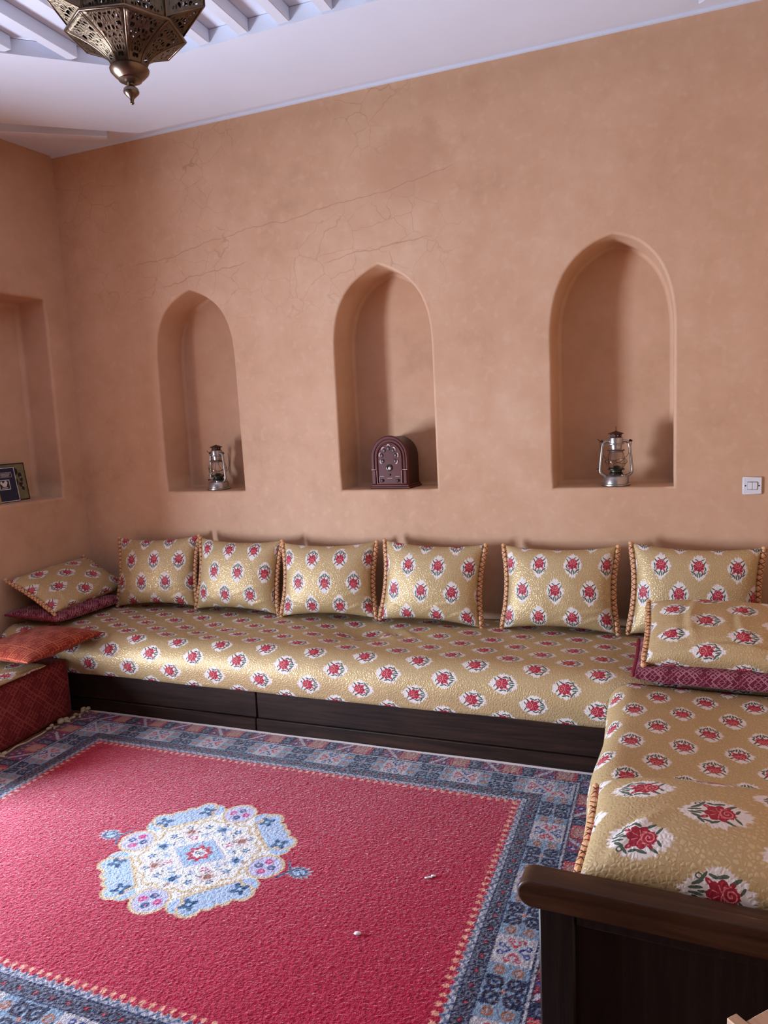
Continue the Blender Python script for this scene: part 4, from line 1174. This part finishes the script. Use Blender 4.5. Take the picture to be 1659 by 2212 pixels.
# ================================================================= hanging pierced brass lamp
def lamp():
    cx, cy, zt = 2.264, -2.04, 2.600
    t = thing('hanging_lamp', 'pierced brass hanging lamp with octagonal bowl and pointed finial, from the ceiling', 'lamp', (cx, cy, zt))
    a0 = math.atan2(-3.98 - cy, 3.773 - cx)      # one corner of the octagon points to the room's near right corner
    MB().lathe([(.003, .0), (.006, .003), (.005, .009), (.007, .016), (.016, .025), (.0225, .032), (.0235, .037), (.021, .041), (.022, .043), (.015, .049), (.009, .053), (.010, .058), (.014, .060)], 24).go('finial', M['brass'], t, True)
    MB().lathe([(.012, .058), (.022, .061), (.034, .067), (.033, .070), (.044, .078), (.056, .091), (.058, .098), (.054, .103), (.040, .101)], 32).go('cup', M['brass'], t, angle=50)
    def ringpts(R, z): return [(R * math.cos(a0 + k * pi / 4), R * math.sin(a0 + k * pi / 4), z) for k in range(8)]
    def panel(nm, prof, k, mat='pierced', bow=0.):
        """one face of the octagon: prof = list of (R, z)"""
        A = a0 + k * pi / 4; B = A + pi / 4; nu = 9; v = []; uv = []; rd = []; L = 0
        tot = sum(math.hypot(prof[j][0] - prof[j - 1][0], prof[j][1] - prof[j - 1][1]) for j in range(1, len(prof)))
        for j, (R, z) in enumerate(prof):
            if j: L += math.hypot(R - prof[j - 1][0], z - prof[j - 1][1])
            p = np.array([R * math.cos(A), R * math.sin(A), z]); q = np.array([R * math.cos(B), R * math.sin(B), z]); w = np.linalg.norm(q - p)
            for i in range(nu):
                f = i / (nu - 1); v.append(p * (1 - f) + q * f); uv.append(((f - .5) * w, L)); rd.append(min(f * w, (1 - f) * w, L, tot - L))
        o = mesh(nm, v, gridfaces(len(prof), nu), M[mat], t, True, uv)
        at = o.data.attributes.new('rimdist', 'FLOAT', 'POINT'); at.data.foreach_set('value', np.array(rd, np.float32))
        so = o.modifiers.new('sheet', 'SOLIDIFY'); so.thickness = .0015
        return o
    # bowl: hollow flare from the cup to the rim
    bowl = []
    for k in range(17):
        s = k / 16; bowl.append((.050 + .120 * (s ** 1.75) , .102 + .090 * s ** .92))
    for k in range(8): panel('bowl_panel', bowl, k)
    R1, z1 = bowl[-1]
    rib = MB()
    for k in range(8):
        A = a0 + k * pi / 4; rib.tube([(R * math.cos(A), R * math.sin(A), z) for R, z in bowl], .0028, 6)
    rib.go('bowl_rib', M['brass'], t, True)
    mb = MB(); mb.tube(ringpts(R1 + .001, z1), .004, 6, True); mb.tube(ringpts(R1 - .006, z1 + .006), .003, 6, True); mb.go('rim', M['brass'], t, True)
    # drum above the rim, with wedge shaped star points on alternate faces
    R2 = R1 - .010; top = z1 + .200
    drum = [(R2, z1 + .002 + (top - z1) * k / 10) for k in range(11)]
    for k in range(8): panel('drum_panel', drum, k)
    co = MB()
    for k in range(8):
        A = a0 + k * pi / 4; co.tube([(R2 * math.cos(A), R2 * math.sin(A), z1), (R2 * math.cos(A), R2 * math.sin(A), top)], .0035, 6)
    co.tube(ringpts(R2, top), .005, 6, True); co.go('drum_rib', M['brass'], t, True)
    for k in (1, 3, 4, 6):
        A = a0 + k * pi / 4; B = A + pi / 4; mid = (A + B) / 2
        p = np.array([R2 * math.cos(A), R2 * math.sin(A)]); q = np.array([R2 * math.cos(B), R2 * math.sin(B)])
        tip = np.array([(R2 + .085) * math.cos(mid), (R2 + .085) * math.sin(mid)])
        zb, zl, zh, ze = z1 + .010, z1 + .062, z1 + .150, top - .005
        pts = [(*p, zb), (*q, zb), (*tip, zl), (*tip, zh), (*p, ze), (*q, ze)]
        tris = [(0, 1, 2), (5, 4, 3), (0, 2, 3, 4), (1, 5, 3, 2)]
        V = []; F = []; UV = []; RD = []; n = 0
        for tr in tris:
            P = [np.array(pts[i]) for i in tr]
            if len(P) == 3: P = [P[0], P[1], P[2], P[2]]
            m_ = 12
            for i in range(m_):
                for j in range(m_):
                    a = i / (m_ - 1); b = j / (m_ - 1); w = P[0] * (1 - a) * (1 - b) + P[1] * a * (1 - b) + P[2] * a * b + P[3] * (1 - a) * b
                    V.append(w); e1 = np.linalg.norm(P[1] - P[0]) * (1 - b) + np.linalg.norm(P[2] - P[3]) * b; UV.append(((a - .5) * e1, b * np.linalg.norm((P[3] + P[2] - P[0] - P[1]) / 2)))
                    RD.append(min(a, 1 - a) * e1 if True else 0); RD[-1] = min(RD[-1], min(b, 1 - b) * UV[-1][1] / max(b, 1e-6) if b > 0 else 0)
            F.append(gridfaces(m_, m_) + n); n += m_ * m_
        o = mesh('star_point', V, np.concatenate(F), M['pierced'], t, False, UV)
        at = o.data.attributes.new('rimdist', 'FLOAT', 'POINT'); at.data.foreach_set('value', np.array(RD, np.float32))
        so = o.modifiers.new('sheet', 'SOLIDIFY'); so.thickness = .0015
        mb = MB()
        for i, j in ((2, 3), (0, 2), (1, 2), (3, 4), (3, 5)): mb.tube([pts[i], pts[j]], .003, 6)
        mb.go('star_edge', M['brass'], o, True)
    dome = [(R2 - .004, top), (R2 * .93, top + .03), (R2 * .74, top + .075), (R2 * .45, top + .115), (.04, top + .140)]
    for k in range(8): panel('dome_panel', dome, k)
    zc = top + .138
    MB().lathe([(.042, zc - .004), (.044, zc), (.03, zc + .012), (.012, zc + .02), (.012, zc + .034)], 20).tube([(.018 * math.cos(a), 0, zc + .05 + .018 * math.sin(a)) for a in np.linspace(0, 2 * pi, 20, endpoint=False)], .003, 6, True).go('crown', M['brass'], t, angle=50)
    end = HC - zt; z = zc + .066; k = 0; ch = MB()
    while z < end - .045:
        ax = k % 2
        ch.tube([((.009 * math.cos(a) if ax else 0), (0 if ax else .009 * math.cos(a)), z + .014 + .018 * math.sin(a)) for a in np.linspace(0, 2 * pi, 14, endpoint=False)], .0022, 5, True); z += .0285; k += 1
    ch.go('chain', M['brass'], t, True)
    MB().lathe([(.05, end - .002), (.05, end - .010), (.03, end - .028), (.008, end - .036), (.006, end - .05)], 24).go('ceiling_rose', M['brass'], t, angle=40)
lamp()

# ================================================================= pale wooden stool whose corner shows in the lower right corner
def stool():
    zt = .597
    # corner and direction found from the photograph, laid in the plane of the stool's top
    c = Vector((3.8985, -2.762, 0))
    t = thing('stool', 'corner of a pale wooden frame stool with dark red seat at the bottom right edge', 'stool', (c.x, c.y, 0), (0, 0, math.radians(-44)))
    L = .34; b = .024
    # local x = along the rail that runs towards the viewer, y = along the rail that runs away
    MB().box((-.030, -b / 2, zt - .026), (L + .030, b / 2, zt), .002).go('rail', M['pale'], t, angle=40)
    MB().box((-.030, L - b / 2, zt - .026), (L + .030, L + b / 2, zt), .002).go('rail', M['pale'], t, angle=40)
    for x in (0, L):
        MB().box((x - b / 2, b / 2 + .0005, zt - .027), (x + b / 2, L - b / 2 - .0005, zt - .001), .002).go('rail', M['pale'], t, angle=40)
    MB().box((b / 2 + .0005, b / 2 + .0005, zt - .034), (L - b / 2 - .0005, L - b / 2 - .0005, zt - .016), .004).go('seat_panel', M['redpanel'], t, angle=40)
    for x in (0, L):
        for y in (0, L): MB().box((x - .013, y - .013, .0), (x + .013, y + .013, zt - .028), .002).go('leg', M['pale'], t, angle=40)
stool()
